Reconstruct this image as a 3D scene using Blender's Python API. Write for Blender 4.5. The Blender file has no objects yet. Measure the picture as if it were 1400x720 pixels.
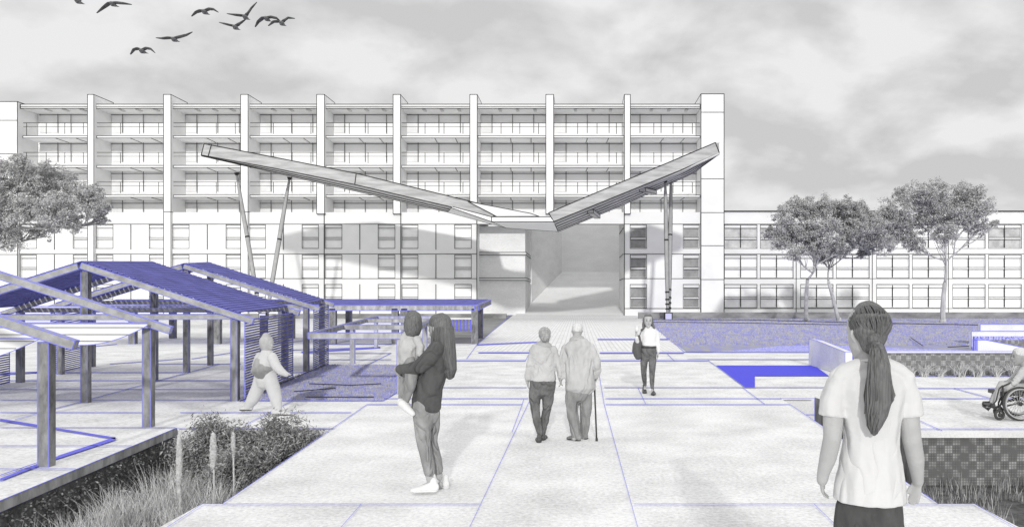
import bpy, bmesh, math, random
from mathutils import Vector, Matrix, noise
random.seed(11)
S = bpy.context.scene
COL = S.collection
CX, CY, F, H = 790.0, 407.0, 1100.0, 1.8
V = Vector

def P(px, py, Y):            # a point seen at photo position (px, py), Y metres in front of the camera
    return V(((px-CX)/F*Y, Y, H-(py-CY)/F*Y))
def G(px, py, z=0.0):        # the point of the level z seen at (px, py)
    return P(px, py, F*(H-z)/(py-CY))

# ------------------------------------------------------------------ materials
def mat(name, col, rough=0.85, var=0.0, scale=8.0, bump=0.0, bscale=None, vec=(1, 1, 1), col2=None, lo=0.35, hi=0.65, detail=4.0, spec=0.3, bdist=0.02, crease=False):
    m = bpy.data.materials.new(name); m.use_nodes = True
    nt = m.node_tree; b = nt.nodes['Principled BSDF']
    if isinstance(col, (int, float)): col = (col, col, col)
    b.inputs['Roughness'].default_value = rough
    b.inputs['Specular IOR Level'].default_value = spec
    b.inputs['Base Color'].default_value = (*col, 1)
    if var or col2 is not None or bump:
        tc = nt.nodes.new('ShaderNodeTexCoord'); mp = nt.nodes.new('ShaderNodeMapping')
        mp.inputs['Scale'].default_value = vec
        nt.links.new(tc.outputs['Object'], mp.inputs['Vector'])
    if var or col2 is not None:
        n = nt.nodes.new('ShaderNodeTexNoise'); n.inputs['Scale'].default_value = scale; n.inputs['Detail'].default_value = detail
        n.inputs['Roughness'].default_value = 0.65
        nt.links.new(mp.outputs[0], n.inputs['Vector'])
        r = nt.nodes.new('ShaderNodeValToRGB')
        r.color_ramp.elements[0].position = lo; r.color_ramp.elements[1].position = hi
        if col2 is None:
            c0 = [max(0, c*(1-var)) for c in col]; c1 = [min(0.96, c*(1+var)) for c in col]
        else:
            if isinstance(col2, (int, float)): col2 = (col2, col2, col2)
            c0, c1 = col, col2
        r.color_ramp.elements[0].color = (*c0, 1); r.color_ramp.elements[1].color = (*c1, 1)
        nt.links.new(n.outputs['Fac'], r.inputs[0]); nt.links.new(r.outputs[0], b.inputs['Base Color'])
    if bump:
        n2 = nt.nodes.new('ShaderNodeTexNoise'); n2.inputs['Scale'].default_value = bscale or scale; n2.inputs['Detail'].default_value = 5
        nt.links.new(mp.outputs[0], n2.inputs['Vector']); hsock = n2.outputs['Fac']
        if crease:
            n2.inputs['Detail'].default_value = 2; n2.inputs['Distortion'].default_value = .8
            q1 = nt.nodes.new('ShaderNodeMath'); q1.operation = 'SUBTRACT'; q1.inputs[1].default_value = .5; nt.links.new(hsock, q1.inputs[0])
            q2 = nt.nodes.new('ShaderNodeMath'); q2.operation = 'ABSOLUTE'; nt.links.new(q1.outputs[0], q2.inputs[0])
            q3 = nt.nodes.new('ShaderNodeMath'); q3.operation = 'POWER'; q3.inputs[1].default_value = .7; nt.links.new(q2.outputs[0], q3.inputs[0]); hsock = q3.outputs[0]
        bp = nt.nodes.new('ShaderNodeBump'); bp.inputs['Strength'].default_value = bump; bp.inputs['Distance'].default_value = bdist
        nt.links.new(hsock, bp.inputs['Height']); nt.links.new(bp.outputs[0], b.inputs['Normal'])
    return m

def speckle(name, base, dark, fine=60.0, coarse=1.2, amt=0.5, brick=None, streak=(1, 1, 1)):
    """pale mineral paving: fine dark speckle over broad patches"""
    m = bpy.data.materials.new(name); m.use_nodes = True
    nt = m.node_tree; b = nt.nodes['Principled BSDF']; b.inputs['Roughness'].default_value = 0.9; b.inputs['Specular IOR Level'].default_value = 0.15
    L = nt.links.new
    tc = nt.nodes.new('ShaderNodeTexCoord'); mp = nt.nodes.new('ShaderNodeMapping'); mp.inputs['Scale'].default_value = streak
    L(tc.outputs['Object'], mp.inputs[0])
    n = nt.nodes.new('ShaderNodeTexNoise'); n.inputs['Scale'].default_value = fine; n.inputs['Detail'].default_value = 6; n.inputs['Roughness'].default_value = 0.75
    L(mp.outputs[0], n.inputs['Vector'])
    n2 = nt.nodes.new('ShaderNodeTexNoise'); n2.inputs['Scale'].default_value = coarse; n2.inputs['Detail'].default_value = 5
    L(mp.outputs[0], n2.inputs['Vector'])
    mx = nt.nodes.new('ShaderNodeMath'); mx.operation = 'MULTIPLY_ADD'; mx.inputs[1].default_value = 0.35
    L(n2.outputs['Fac'], mx.inputs[0])
    m2 = nt.nodes.new('ShaderNodeMath'); m2.operation = 'MULTIPLY'; m2.inputs[1].default_value = 0.65
    L(n.outputs['Fac'], m2.inputs[0]); L(m2.outputs[0], mx.inputs[2])
    r = nt.nodes.new('ShaderNodeValToRGB'); r.color_ramp.elements[0].position = 0.5-amt*0.24; r.color_ramp.elements[1].position = 0.5+amt*0.12
    r.color_ramp.elements[0].color = (dark, dark, dark, 1); r.color_ramp.elements[1].color = (base, base, base*1.0, 1)
    L(mx.outputs[0], r.inputs[0])
    out = r.outputs[0]
    if brick:
        br = nt.nodes.new('ShaderNodeTexBrick'); br.inputs['Scale'].default_value = 1.0
        br.inputs['Brick Width'].default_value = brick[0]; br.inputs['Row Height'].default_value = brick[1]; br.inputs['Mortar Size'].default_value = brick[2]
        br.inputs['Color1'].default_value = (1, 1, 1, 1); br.inputs['Color2'].default_value = (.93, .93, .93, 1); br.inputs['Mortar'].default_value = (.80, .80, .80, 1)
        mp2 = nt.nodes.new('ShaderNodeMapping'); mp2.inputs['Rotation'].default_value = (0, 0, math.pi/2)
        L(tc.outputs['Object'], mp2.inputs[0]); L(mp2.outputs[0], br.inputs['Vector'])
        mm = nt.nodes.new('ShaderNodeMix'); mm.data_type = 'RGBA'; mm.blend_type = 'MULTIPLY'; mm.inputs[0].default_value = 1
        L(out, mm.inputs[6]); L(br.outputs['Color'], mm.inputs[7]); out = mm.outputs[2]
    L(out, b.inputs['Base Color'])
    return m

def basket(name, size, dk, md, lt):
    """woven block walling: pale and dark squares in a check, each with fine ribs"""
    m = bpy.data.materials.new(name); m.use_nodes = True
    nt = m.node_tree; b = nt.nodes['Principled BSDF']; b.inputs['Roughness'].default_value = 0.95; L = nt.links.new
    tc = nt.nodes.new('ShaderNodeTexCoord'); mp = nt.nodes.new('ShaderNodeMapping')
    mp.inputs['Scale'].default_value = (1/size, 0, 1/size); mp.inputs['Location'].default_value = (0.013, 0.5, 0.0)
    L(tc.outputs['Object'], mp.inputs[0])
    ck = nt.nodes.new('ShaderNodeTexChecker'); ck.inputs['Scale'].default_value = 1
    ck.inputs['Color1'].default_value = (lt, lt, lt, 1); ck.inputs['Color2'].default_value = (md, md, md, 1)
    L(mp.outputs[0], ck.inputs['Vector'])
    br = nt.nodes.new('ShaderNodeTexBrick'); br.offset = 0
    mp2 = nt.nodes.new('ShaderNodeMapping'); mp2.inputs['Rotation'].default_value = (math.pi/2, 0, 0)
    L(tc.outputs['Object'], mp2.inputs[0]); L(mp2.outputs[0], br.inputs['Vector'])
    br.inputs['Scale'].default_value = 1; br.inputs['Brick Width'].default_value = size/3; br.inputs['Row Height'].default_value = size/3; br.inputs['Mortar Size'].default_value = size*0.05
    br.inputs['Color1'].default_value = (1, 1, 1, 1); br.inputs['Color2'].default_value = (.8, .8, .8, 1); br.inputs['Mortar'].default_value = (.45, .45, .45, 1)
    n = nt.nodes.new('ShaderNodeTexNoise'); n.inputs['Scale'].default_value = 7; n.inputs['Detail'].default_value = 6
    L(tc.outputs['Object'], n.inputs['Vector'])
    r = nt.nodes.new('ShaderNodeValToRGB'); r.color_ramp.elements[0].position = .35; r.color_ramp.elements[1].position = .62
    L(n.outputs['Fac'], r.inputs[0])
    a = nt.nodes.new('ShaderNodeMix'); a.data_type = 'RGBA'; a.blend_type = 'MULTIPLY'; a.inputs[0].default_value = 1
    L(ck.outputs[0], a.inputs[6]); L(br.outputs[0], a.inputs[7])
    c = nt.nodes.new('ShaderNodeMix'); c.data_type = 'RGBA'; L(r.outputs[0], c.inputs[0])
    c.inputs[6].default_value = (dk, dk, dk, 1); L(a.outputs[2], c.inputs[7]); L(c.outputs[2], b.inputs['Base Color'])
    return m

M = {}
M['line'] = mat('dark outline trim', 0.035, 0.8)
M['blue'] = mat('blue inlay', (0.17, 0.17, 0.82), 0.7)
M['bluefine'] = mat('blue joint', (0.24, 0.25, 0.82), 0.8)
M['slat'] = mat('indigo slat', (0.115, 0.115, 0.40), 0.7, var=0.25, scale=2.5)
M['pool'] = mat('saturated blue rubber', (0.075, 0.075, 0.78), 0.7, var=0.15, scale=9, vec=(1, 8, 1))
M['bluehatch'] = mat('blue stippled ground cover', (0.16, 0.16, 0.80), 0.9, col2=(0.62, 0.63, 0.88), scale=16, lo=.42, hi=.56)
M['white'] = mat('white render', 0.81, 0.8, var=0.075, scale=0.12, spec=0.2)
M['fin'] = mat('pale concrete fin', 0.86, 0.8, var=0.05, scale=0.3)
M['bright'] = mat('shade-lifted white render', 0.93, 0.8)  # whiter copy of the white render, its colour lifted to offset recess shade
M['shade'] = mat('slab shade and blind grey', 0.84, 0.8, var=0.08, scale=0.5)  # shade under the balcony slabs put into the colour; blinds reuse it
M['concrete'] = mat('pale grey concrete', 0.40, 0.9, var=0.35, scale=5, bump=0.3, bscale=18, vec=(1, 1, .35))
M['post'] = mat('weathered grey post', 0.22, 0.9, var=0.45, scale=6, bump=0.3, bscale=14, vec=(1, 1, .4))
M['timber'] = mat('grey timber beam', 0.37, 0.9, var=0.22, scale=7, vec=(1, 1, 1), bump=.2)
M['canopy'] = mat('grey canopy cladding', 0.47, 0.75, var=0.22, scale=1.6, vec=(.35, 1, 2.5))
M['canopy_dark'] = mat('dark canopy soffit', 0.58, 0.8, var=0.2, scale=1.0)
M['steel'] = mat('pale steel', 0.55, 0.5, var=0.1, scale=3)
M['strut'] = mat('grey painted strut', 0.40, 0.6, var=.1, scale=2)
M['pane'] = mat('pale window pane', 0.90, 0.35, var=0.07, scale=0.5, spec=0.5)
M['pane_grey'] = mat('grey window pane', 0.50, 0.35, var=0.25, scale=0.9, spec=0.5)
M['pane_dark'] = mat('dark window pane', 0.26, 0.35, var=0.2, scale=1.2, spec=0.5)
M['pave'] = speckle('pale speckled paving', 0.95, 0.50, 16, 1.5, .75)
M['pave_path'] = speckle('pale path slabs', 0.95, 0.52, 24, 1.2, .7)
M['pave_brick'] = speckle('pale brick paving', 0.95, 0.72, 8, 2.0, .8, brick=(1.1, .17, .022))
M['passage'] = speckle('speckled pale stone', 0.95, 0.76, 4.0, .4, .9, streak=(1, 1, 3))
M['passage_shaded'] = speckle('shaded speckled stone', 0.86, 0.66, 4.0, .4, .9, streak=(1, 1, 3))  # darker copy of the passage stone, recess shade put into its colour
M['wallwhite'] = speckle('speckled white wall', 0.90, 0.62, 30, 2, .8)
M['soil'] = mat('dark soil', 0.10, 0.95, var=.5, scale=6, bump=.6)
M['band'] = mat('grey rendered wall', 0.27, 0.9, var=.35, scale=1.2, vec=(.4, 1, 1))
M['lawn'] = mat('grey lawn with blue flecks', (0.40, 0.40, 0.41), 0.95, col2=(0.31, 0.31, 0.60), scale=1.3, lo=.42, hi=.57, detail=8, vec=(2.4, .26, 1))
M['lawn_near'] = mat('grey lawn with fine blue flecks', (0.40, 0.40, 0.41), 0.95, col2=(0.31, 0.31, 0.60), scale=1.3, lo=.42, hi=.57, detail=8, vec=(6, 1.8, 1))
M['blade'] = mat('grey grass blade', 0.45, 0.9, var=.2, scale=3)
M['blade_blue'] = mat('blue grass blade', (.30, .30, .66), 0.9)
M['basket'] = basket('woven block wall', 0.107, .13, .20, .40)
M['basket2'] = basket('pale woven block wall', 0.115, .20, .28, .52)
M['leaf'] = mat('mid grey leaf', 0.50, 0.8, var=.18, scale=1.1)
M['leaf2'] = mat('pale grey leaf', 0.54, 0.8, var=.25, scale=1.3)
M['leaf3'] = mat('dark grey leaf', 0.44, 0.8, var=.15, scale=1.3)
M['shrub'] = mat('shrub leaf', 0.24, 0.8, var=.5, scale=3)
M['shrub2'] = mat('pale shrub leaf', 0.42, 0.8, var=.4, scale=3)
M['bark'] = mat('pale bark', 0.52, 0.9, var=.25, scale=5, vec=(1, 1, .2))
M['bark_dark'] = mat('grey bark', 0.33, 0.9, var=.25, scale=5, vec=(1, 1, .2))
M['grass'] = mat('pale dry grass', 0.60, 0.9, var=.35, scale=4)
M['grass_pale'] = mat('pale plume', 0.55, 0.9, var=.2, scale=20)
M['fabric'] = mat('white canvas', 0.82, 0.9, var=.05, scale=2)
M['stripe'] = mat('grey canvas seam', 0.33, 0.9)
M['ivy'] = mat('dark ivy', 0.08, 0.95, col2=.19, scale=7, bump=.8, bscale=20, bdist=.05, lo=.4, hi=.7)
M['skin'] = mat('skin', 0.40, 0.6, var=.06, scale=14, spec=.4)
M['skin_pale'] = mat('pale skin', 0.46, 0.6, var=.06, scale=14, spec=.4)
M['skin_dark'] = mat('shaded skin', 0.33, 0.6, var=.08, scale=10)
M['hair'] = mat('dark hair', 0.10, 0.55, col2=.21, scale=30, vec=(4, 4, .25), bump=.7, bscale=30, bdist=.006, lo=.35, hi=.7)
M['hair_grey'] = mat('grey hair', 0.22, 0.6, col2=.5, scale=25, vec=(3, 3, .5), bump=.7, bscale=25, bdist=.006)
M['hair_white'] = mat('white hair', 0.55, 0.7, col2=.75, scale=25, vec=(3, 3, .5), bump=.7, bscale=25, bdist=.006)
M['tee'] = mat('white cotton', 0.68, 0.9, var=.03, scale=4, crease=True, bump=.9, bscale=3.4, bdist=.06, vec=(1, 1, .45))
M['knit_dark'] = mat('charcoal wool', 0.095, 0.95, var=.2, scale=5, crease=True, bump=1, bscale=4, bdist=.08, vec=(1, 1, .7))
M['denim'] = mat('grey denim', 0.30, 0.9, var=.22, scale=7, crease=True, bump=1, bscale=5, bdist=.10, vec=(1, 1, .5))
M['denim_dark'] = mat('dark denim', 0.145, 0.9, var=.3, scale=8, crease=True, bump=1, bscale=5, bdist=.10, vec=(1, 1, .7))
M['black_cloth'] = mat('black trousers cloth', 0.085, 0.9, var=.25, scale=6, crease=True, bump=.9, bscale=4, bdist=.06, vec=(1, 1, .5))
M['knit_pale'] = mat('pale grey jumper', 0.50, 0.9, var=.10, scale=6, crease=True, bump=.9, bscale=4.5, bdist=.05)
M['jacket'] = mat('pale linen jacket', 0.50, 0.9, var=.13, scale=5, crease=True, bump=1, bscale=3.6, bdist=.08, vec=(1, 1, .45))
M['trouser'] = mat('mid grey trousers', 0.28, 0.9, var=.22, scale=6, crease=True, bump=1, bscale=4, bdist=.07, vec=(1, 1, .45))
M['knit_white'] = mat('white jumper', 0.78, 0.9, var=.05, scale=6, crease=True, bump=.6, bscale=5, bdist=.03)
M['shoe_white'] = mat('white canvas shoe', 0.75, 0.7, var=.05, scale=9)
M['shoe_dark'] = mat('dark leather shoe', 0.09, 0.45, var=.2, scale=9)
M['shoe_grey'] = mat('grey leather shoe', 0.24, 0.5, var=.25, scale=9)
M['leather'] = mat('dark grey leather bag', 0.10, 0.6, var=.15, scale=9)
M['puffy'] = mat('pale padded cloth', 0.58, 0.95, var=.06, scale=3)
M['hood'] = mat('grey hood cloth', 0.40, 0.95, var=.25, scale=3)
M['puffy_dark'] = mat('grey padded pouch', 0.22, 0.95, col2=.5, scale=2.2)
M['rubber'] = mat('dark rubber', 0.06, 0.7)
M['chrome'] = mat('brushed wheel metal', 0.45, 0.35, var=.1, scale=10)
M['frame_black'] = mat('black tube', 0.05, 0.5)
M['eye'] = mat('dark eye', 0.03, 0.3)
M['lip'] = mat('lip', 0.2, 0.5)
M['bird'] = mat('grey feather', 0.10, 0.8, col2=.3, scale=9)
M['birdwing'] = mat('dark wing feather', 0.045, 0.8, col2=.12, scale=5)

# ------------------------------------------------------------------ mesh building
class MB:
    def __init__(s): s.v = []; s.f = []; s.m = []; s.sm = []
    def face(s, pts, m=0, smooth=False):
        n = len(s.v); s.v += [tuple(p) for p in pts]; s.f.append(tuple(range(n, n+len(pts)))); s.m.append(m); s.sm.append(smooth)
    def box(s, x0, x1, y0, y1, z0, z1, m=0, edge=None, w=0.05, em=1):
        x0, x1 = min(x0, x1), max(x0, x1); y0, y1 = min(y0, y1), max(y0, y1); z0, z1 = min(z0, z1), max(z0, z1)
        c = [V((x, y, z)) for z in (z0, z1) for x, y in ((x0, y0), (x1, y0), (x1, y1), (x0, y1))]
        s.hexa(c, m, edge, w, em)
    def hexa(s, c, m=0, edge=None, w=0.05, em=1):
        # c: bottom ring (4, counter clockwise) then top ring
        n = len(s.v); s.v += [tuple(p) for p in c]
        for q in ((3, 2, 1, 0), (4, 5, 6, 7), (0, 1, 5, 4), (1, 2, 6, 5), (2, 3, 7, 6), (3, 0, 4, 7)):
            s.f.append(tuple(n+i for i in q)); s.m.append(m); s.sm.append(False)
        if edge:
            es = [(0, 1), (1, 2), (2, 3), (3, 0), (4, 5), (5, 6), (6, 7), (7, 4), (0, 4), (1, 5), (2, 6), (3, 7)]
            if edge == 'front': es = [(0, 1), (4, 5), (0, 4), (1, 5)]
            for a, b in es: s.line(c[a], c[b], w, em)
    def beam(s, p, q, w, h, m=0, up=V((0, 0, 1)), edge=None, ew=.01, em=1):
        p, q = V(p), V(q); d = (q-p).normalized(); sd = d.cross(up)
        if sd.length < 1e-4: sd = V((1, 0, 0))
        sd.normalize(); u = sd.cross(d).normalized()
        a, b = sd*w/2, u*h/2
        s.hexa([p-a-b, p+a-b, q+a-b, q-a-b, p-a+b, p+a+b, q+a+b, q-a+b], m, edge, ew, em)
    def line(s, p, q, w=0.05, m=1):
        p, q = V(p), V(q); d = q-p
        if d.length < 1e-5: return
        d.normalize(); a = d.cross(V((0, 0, 1)))
        if a.length < 1e-3: a = d.cross(V((0, 1, 0)))
        a.normalize(); b = d.cross(a).normalized(); r = w/2
        R = [a*r, b*r, -a*r, -b*r]
        n = len(s.v); s.v += [tuple(p+k-d*r*.3) for k in R]+[tuple(q+k+d*r*.3) for k in R]
        for i in range(4):
            j = (i+1) % 4; s.f.append((n+i, n+j, n+4+j, n+4+i)); s.m.append(m); s.sm.append(False)
        s.f.append((n+3, n+2, n+1, n)); s.m.append(m); s.sm.append(False)
        s.f.append((n+4, n+5, n+6, n+7)); s.m.append(m); s.sm.append(False)
    def tube(s, pts, rad, m=0, seg=8):
        pts = [V(p) for p in pts]
        if isinstance(rad, (int, float)): rad = [rad]*len(pts)
        s.loft([(p, r, r) for p, r in zip(pts, rad)], None, m, seg, cap=0)
    def loft(s, secs, side=None, m=0, seg=14, cap=2):
        secs = [(V(c), a, b) for c, a, b in secs]
        n = len(secs); T = []
        for i in range(n):
            t = secs[min(i+1, n-1)][0]-secs[max(i-1, 0)][0]
            T.append(t.normalized() if t.length > 1e-7 else V((0, 0, 1)))
        if side is None:
            side = T[0].cross(V((0, 0, 1)))
            if side.length < .05: side = V((1, 0, 0))
        side = V(side)
        rings = []
        def frame(t):
            a = side-t*side.dot(t)
            if a.length < 1e-4: a = t.orthogonal()
            a.normalize(); return a, t.cross(a).normalized()
        if cap:
            c, a, b = secs[0]; r = min(a, b)
            for k in range(cap, 0, -1):
                an = k/(cap+.35)*math.pi/2; rings.append((c-T[0]*r*math.sin(an), a*math.cos(an), b*math.cos(an), T[0]))
        for (c, a, b), t in zip(secs, T): rings.append((c, a, b, t))
        if cap:
            c, a, b = secs[-1]; r = min(a, b)
            for k in range(1, cap+1):
                an = k/(cap+.35)*math.pi/2; rings.append((c+T[-1]*r*math.sin(an), a*math.cos(an), b*math.cos(an), T[-1]))
        base = len(s.v)
        for c, a, b, t in rings:
            A, B = frame(t)
            for k in range(seg):
                th = 2*math.pi*k/seg; s.v.append(tuple(c+A*a*math.cos(th)+B*b*math.sin(th)))
        for i in range(len(rings)-1):
            for k in range(seg):
                k2 = (k+1) % seg; o = base+i*seg
                s.f.append((o+k, o+k2, o+seg+k2, o+seg+k)); s.m.append(m); s.sm.append(True)
        s.f.append(tuple(base+seg-1-k for k in range(seg))); s.m.append(m); s.sm.append(True)
        o = base+(len(rings)-1)*seg
        s.f.append(tuple(o+k for k in range(seg))); s.m.append(m); s.sm.append(True)
    def ball(s, c, rx, ry, rz, m=0, seg=12):
        c = V(c); K = 8
        s.loft([(c+V((0, 0, rz*math.sin(a))), rx*math.cos(a), ry*math.cos(a)) for a in [(-.5+(k+.3)/(K-.4))*math.pi for k in range(K)]], (1, 0, 0), m, seg, cap=0)
    def prism(s, poly, vec, m=0, w=None, em=1):
        poly = [V(p) for p in poly]; vec = V(vec); b = [p+vec for p in poly]; n = len(poly)
        s.face(poly, m); s.face(b[::-1], m)
        for i in range(n):
            j = (i+1) % n; s.face([poly[j], poly[i], b[i], b[j]], m)
        if w:
            for i in range(n):
                j = (i+1) % n; s.line(poly[i], poly[j], w, em); s.line(b[i], b[j], w, em); s.line(poly[i], b[i], w, em)
    def build(s, name, mats, parent=None, recalc=True):
        if not isinstance(mats, (list, tuple)): mats = [mats]
        me = bpy.data.meshes.new(name)
        off = V((0, 0, 0)); 
        if parent is not None: off = PO[parent.name]
        me.from_pydata([tuple(V(v)-off) for v in s.v], [], s.f)
        for k in mats: me.materials.append(k)
        me.polygons.foreach_set('material_index', s.m); me.polygons.foreach_set('use_smooth', s.sm)
        me.update()
        if recalc:
            bm = bmesh.new(); bm.from_mesh(me); bmesh.ops.recalc_face_normals(bm, faces=bm.faces); bm.to_mesh(me); bm.free()
        o = bpy.data.objects.new(name, me); COL.objects.link(o)
        if parent is not None: o.parent = parent
        PO[o.name] = off
        return o
PO = {}
def empty(name, loc, label, cat, group=None, kind=None):
    o = bpy.data.objects.new(name, None); COL.objects.link(o); o.location = loc; PO[o.name] = V(loc)
    return tag(o, label, cat, group, kind)
def tag(o, label, cat, group=None, kind=None):
    o['label'] = label; o['category'] = cat
    if group: o['group'] = group
    if kind: o['kind'] = kind
    return o
def struct(o): o['kind'] = 'structure'; return o
def reorigin(o, loc):      # put a one-mesh thing's origin at its base
    loc = V(loc); o.data.transform(Matrix.Translation(-loc)); o.location = loc; return o
def copy_tree(o, parent=None):
    c = o.copy(); COL.objects.link(c)
    if parent is not None: c.parent = parent
    for ch in list(o.children): copy_tree(ch, c)
    return c
# ------------------------------------------------------------------ camera, world, light
cam = bpy.data.cameras.new('camera'); co = bpy.data.objects.new('camera', cam); COL.objects.link(co); S.camera = co
co.location = (0, 0, H); co.rotation_euler = (math.pi/2, 0, 0)
cam.sensor_width = 36; cam.lens = 36*F/1400; cam.shift_x = (700-CX)/1400; cam.shift_y = (CY-360)/1400
cam.clip_start = .1; cam.clip_end = 6000
SUN = V((-.5, 19, -6.3)).normalized()
ld = bpy.data.lights.new('sun', 'SUN'); ld.energy = 1.9; ld.angle = math.radians(1.8); ld.color = (1, .99, .97)
lo = bpy.data.objects.new('sun', ld); COL.objects.link(lo); lo.rotation_euler = SUN.to_track_quat('-Z', 'Y').to_euler()
w = bpy.data.worlds.new('World'); S.world = w; w.use_nodes = True; nt = w.node_tree; L = nt.links.new
bg = nt.nodes['Background']; bg.inputs['Strength'].default_value = 1.0
sky = nt.nodes.new('ShaderNodeTexSky'); sky.sky_type = 'NISHITA'; sky.sun_disc = False
sky.sun_elevation = math.asin(-SUN.z); sky.sun_rotation = math.pi
sbw = nt.nodes.new('ShaderNodeRGBToBW'); L(sky.outputs[0], sbw.inputs[0])
ss = nt.nodes.new('ShaderNodeMath'); ss.operation = 'MULTIPLY'; ss.inputs[1].default_value = 0.07; L(sbw.outputs[0], ss.inputs[0])
tc = nt.nodes.new('ShaderNodeTexCoord'); sp = nt.nodes.new('ShaderNodeSeparateXYZ'); L(tc.outputs['Generated'], sp.inputs[0])
def mth(op, a, b=None, c=None):
    n = nt.nodes.new('ShaderNodeMath'); n.operation = op
    for i, x in enumerate((a, b, c)):
        if x is None: continue
        if isinstance(x, (int, float)): n.inputs[i].default_value = x
        else: L(x, n.inputs[i])
    return n.outputs[0]
zz = mth('ADD', mth('MAXIMUM', sp.outputs[2], 0.0), 0.42)
ux = mth('DIVIDE', sp.outputs[0], zz); uy = mth('DIVIDE', sp.outputs[1], zz)
cb = nt.nodes.new('ShaderNodeCombineXYZ'); L(ux, cb.inputs[0]); L(uy, cb.inputs[1])
def cloud(scale, off, detail, dist, rough=.55):
    mp = nt.nodes.new('ShaderNodeMapping'); mp.inputs['Location'].default_value = off; L(cb.outputs[0], mp.inputs[0])
    n = nt.nodes.new('ShaderNodeTexNoise'); n.inputs['Scale'].default_value = scale; n.inputs['Detail'].default_value = detail
    n.inputs['Distortion'].default_value = dist; n.inputs['Roughness'].default_value = rough; L(mp.outputs[0], n.inputs['Vector'])
    return n.outputs['Fac']
n1 = cloud(4.2, (5.1, 1.2, 0), 11, .2, .50); n2 = cloud(4.2, (5.11, 1.30, .02), 11, .2, .50); n3 = cloud(.6, (8, 2, 0), 3, 0)
# relief of the cloud bank (bright tops, grey bases) from the difference of two offset samples
rel = mth('MULTIPLY', mth('SUBTRACT', n1, n2), .95)
base = mth('ADD', mth('MULTIPLY', mth('SUBTRACT', n1, .5), .14), mth('MULTIPLY', mth('SUBTRACT', n3, .5), .16))
side = mth('MULTIPLY', mth('ADD', ux, .6), -.045)
val = mth('ADD', mth('ADD', mth('ADD', .715, base), rel), side)
val = mth('MINIMUM', mth('MAXIMUM', val, .54), .80)
# an overcast sky is brighter towards the zenith
val = mth('MULTIPLY', val, mth('ADD', 1.0, mth('MULTIPLY', mth('MAXIMUM', mth('SUBTRACT', sp.outputs[2], .38), 0.0), .95)))
mixs = mth('ADD', mth('MULTIPLY', val, .88), mth('MINIMUM', ss.outputs[0], .12))
ccb = nt.nodes.new('ShaderNodeCombineXYZ')
for i in range(3): L(mixs, ccb.inputs[i])
L(ccb.outputs[0], bg.inputs['Color'])
S.view_settings.view_transform = 'Standard'; S.view_settings.look = 'None'; S.view_settings.gamma = 1; S.view_settings.use_curve_mapping = False
S.view_settings.exposure = 0.03
S.cycles.max_bounces = 6; S.cycles.use_denoising = True

# ------------------------------------------------------------------ ground
BED = -0.7
def sheet(name, pts, m, z=None):
    b = MB(); b.face([(p[0], p[1], z if z is not None else p[2]) for p in pts]); return b.build(name, m)
struct(sheet('ground', [(-2500, -60), (2500, -60), (2500, 5000), (-2500, 5000)], M['soil'], BED))
def slab(b, poly, z1, z0, m=0, side=None):
    t = [V((p[0], p[1], z1)) for p in poly]; u = [V((p[0], p[1], z0)) for p in poly]; n = len(t)
    b.face(t, m)
    for i in range(n):
        j = (i+1) % n; b.face([t[i], t[j], u[j], u[i]], m if side is None else side)
PL = [(-3.29, -5), (-3.29, 7.05), (-3.11, 7.05), (-3.38, 11.15), (-3.62, 14.56)]      # left edge of the path
PR = [(3.47, -5), (3.47, 7.05), (3.16, 7.05), (3.40, 10.75), (3.65, 14.56)]
b = MB(); slab(b, PR+PL[::-1], 0, BED-.01, 0, 1); struct(b.build('central_path', [M['pave_path'], M['concrete']]))
b = MB()
slab(b, [(-3.62, 14.56), (3.65, 14.56), (4.28, 14.56), (4.52, 10.75), (1500, 10.75), (1500, 4000), (-1500, 4000), (-1500, 11.15), (-3.38, 11.15)], 0, BED-.01, 0, 0)
struct(b.build('plaza_paving', [M['pave'], M['wallwhite']]))
# raised timber-pavilion platform on the left with a thick slab edge over an ivy clad wall
b = MB()
Q = [(-60, -5), (-4.95, -5), (-5.13, 7.15), (-5.56, 11.14), (-60, 11.14)]
slab(b, Q, 0, -.1, 0, 1); struct(b.build('pavilion_platform', [M['pave'], M['concrete']]))
# planting strip floor, lawn patches, brick carriageway, blue areas: sheets 4 mm apart
def zsheet(name, px, m, z):
    b = MB(); b.face([G(x, y, z) for x, y in px]); return b.build(name, m)
def lawn(px, m, z, n, h, y0, y1, seed, label):
    rng = random.Random(seed); b = MB(); poly = [G(x, y, z) for x, y in px]; b.face(poly, 0); k = 0
    while k < n:
        py = rng.uniform(y0, y1); x_ = rng.uniform(min(p[0] for p in px), min(1420, max(p[0] for p in px)))
        inside = False
        for i in range(len(px)):
            (xa_, ya_), (xb_, yb_) = px[i], px[i-1]
            if (ya_ > py) != (yb_ > py) and x_ < (xb_-xa_)*(py-ya_)/(yb_-ya_)+xa_: inside = not inside
        k += 1
        if not inside: continue
        p = G(x_, py, z); s = p.y/12; m_ = 1 if rng.random() < .6 else 2
        for q in range(4):
            a = p+V((rng.uniform(-.05, .05)*s, rng.uniform(-.05, .05)*s, 0)); d = V((rng.uniform(-.5, .5), rng.uniform(-.4, .4), 1))*h*rng.uniform(.5, 1.2); wd = V((.006*s, 0, 0))
            b.face([a-wd, a+wd, a+d], m_)
    return tag(b.build('lawn', [m, M['blade'], M['blade_blue']], recalc=False), label, 'lawn', kind='stuff')
struct(zsheet('brick_path', [(700, 426), (866, 425), (935, 480), (640, 480)], M['pave_brick'], .004))
lawn([(328, 547), (524, 547), (612, 498.5), (443, 498.5), (383, 524)], M['lawn_near'], .008, 8000, .035, 498, 547, 1, 'small blue flecked lawn patch beside the slatted pergola screens')
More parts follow.
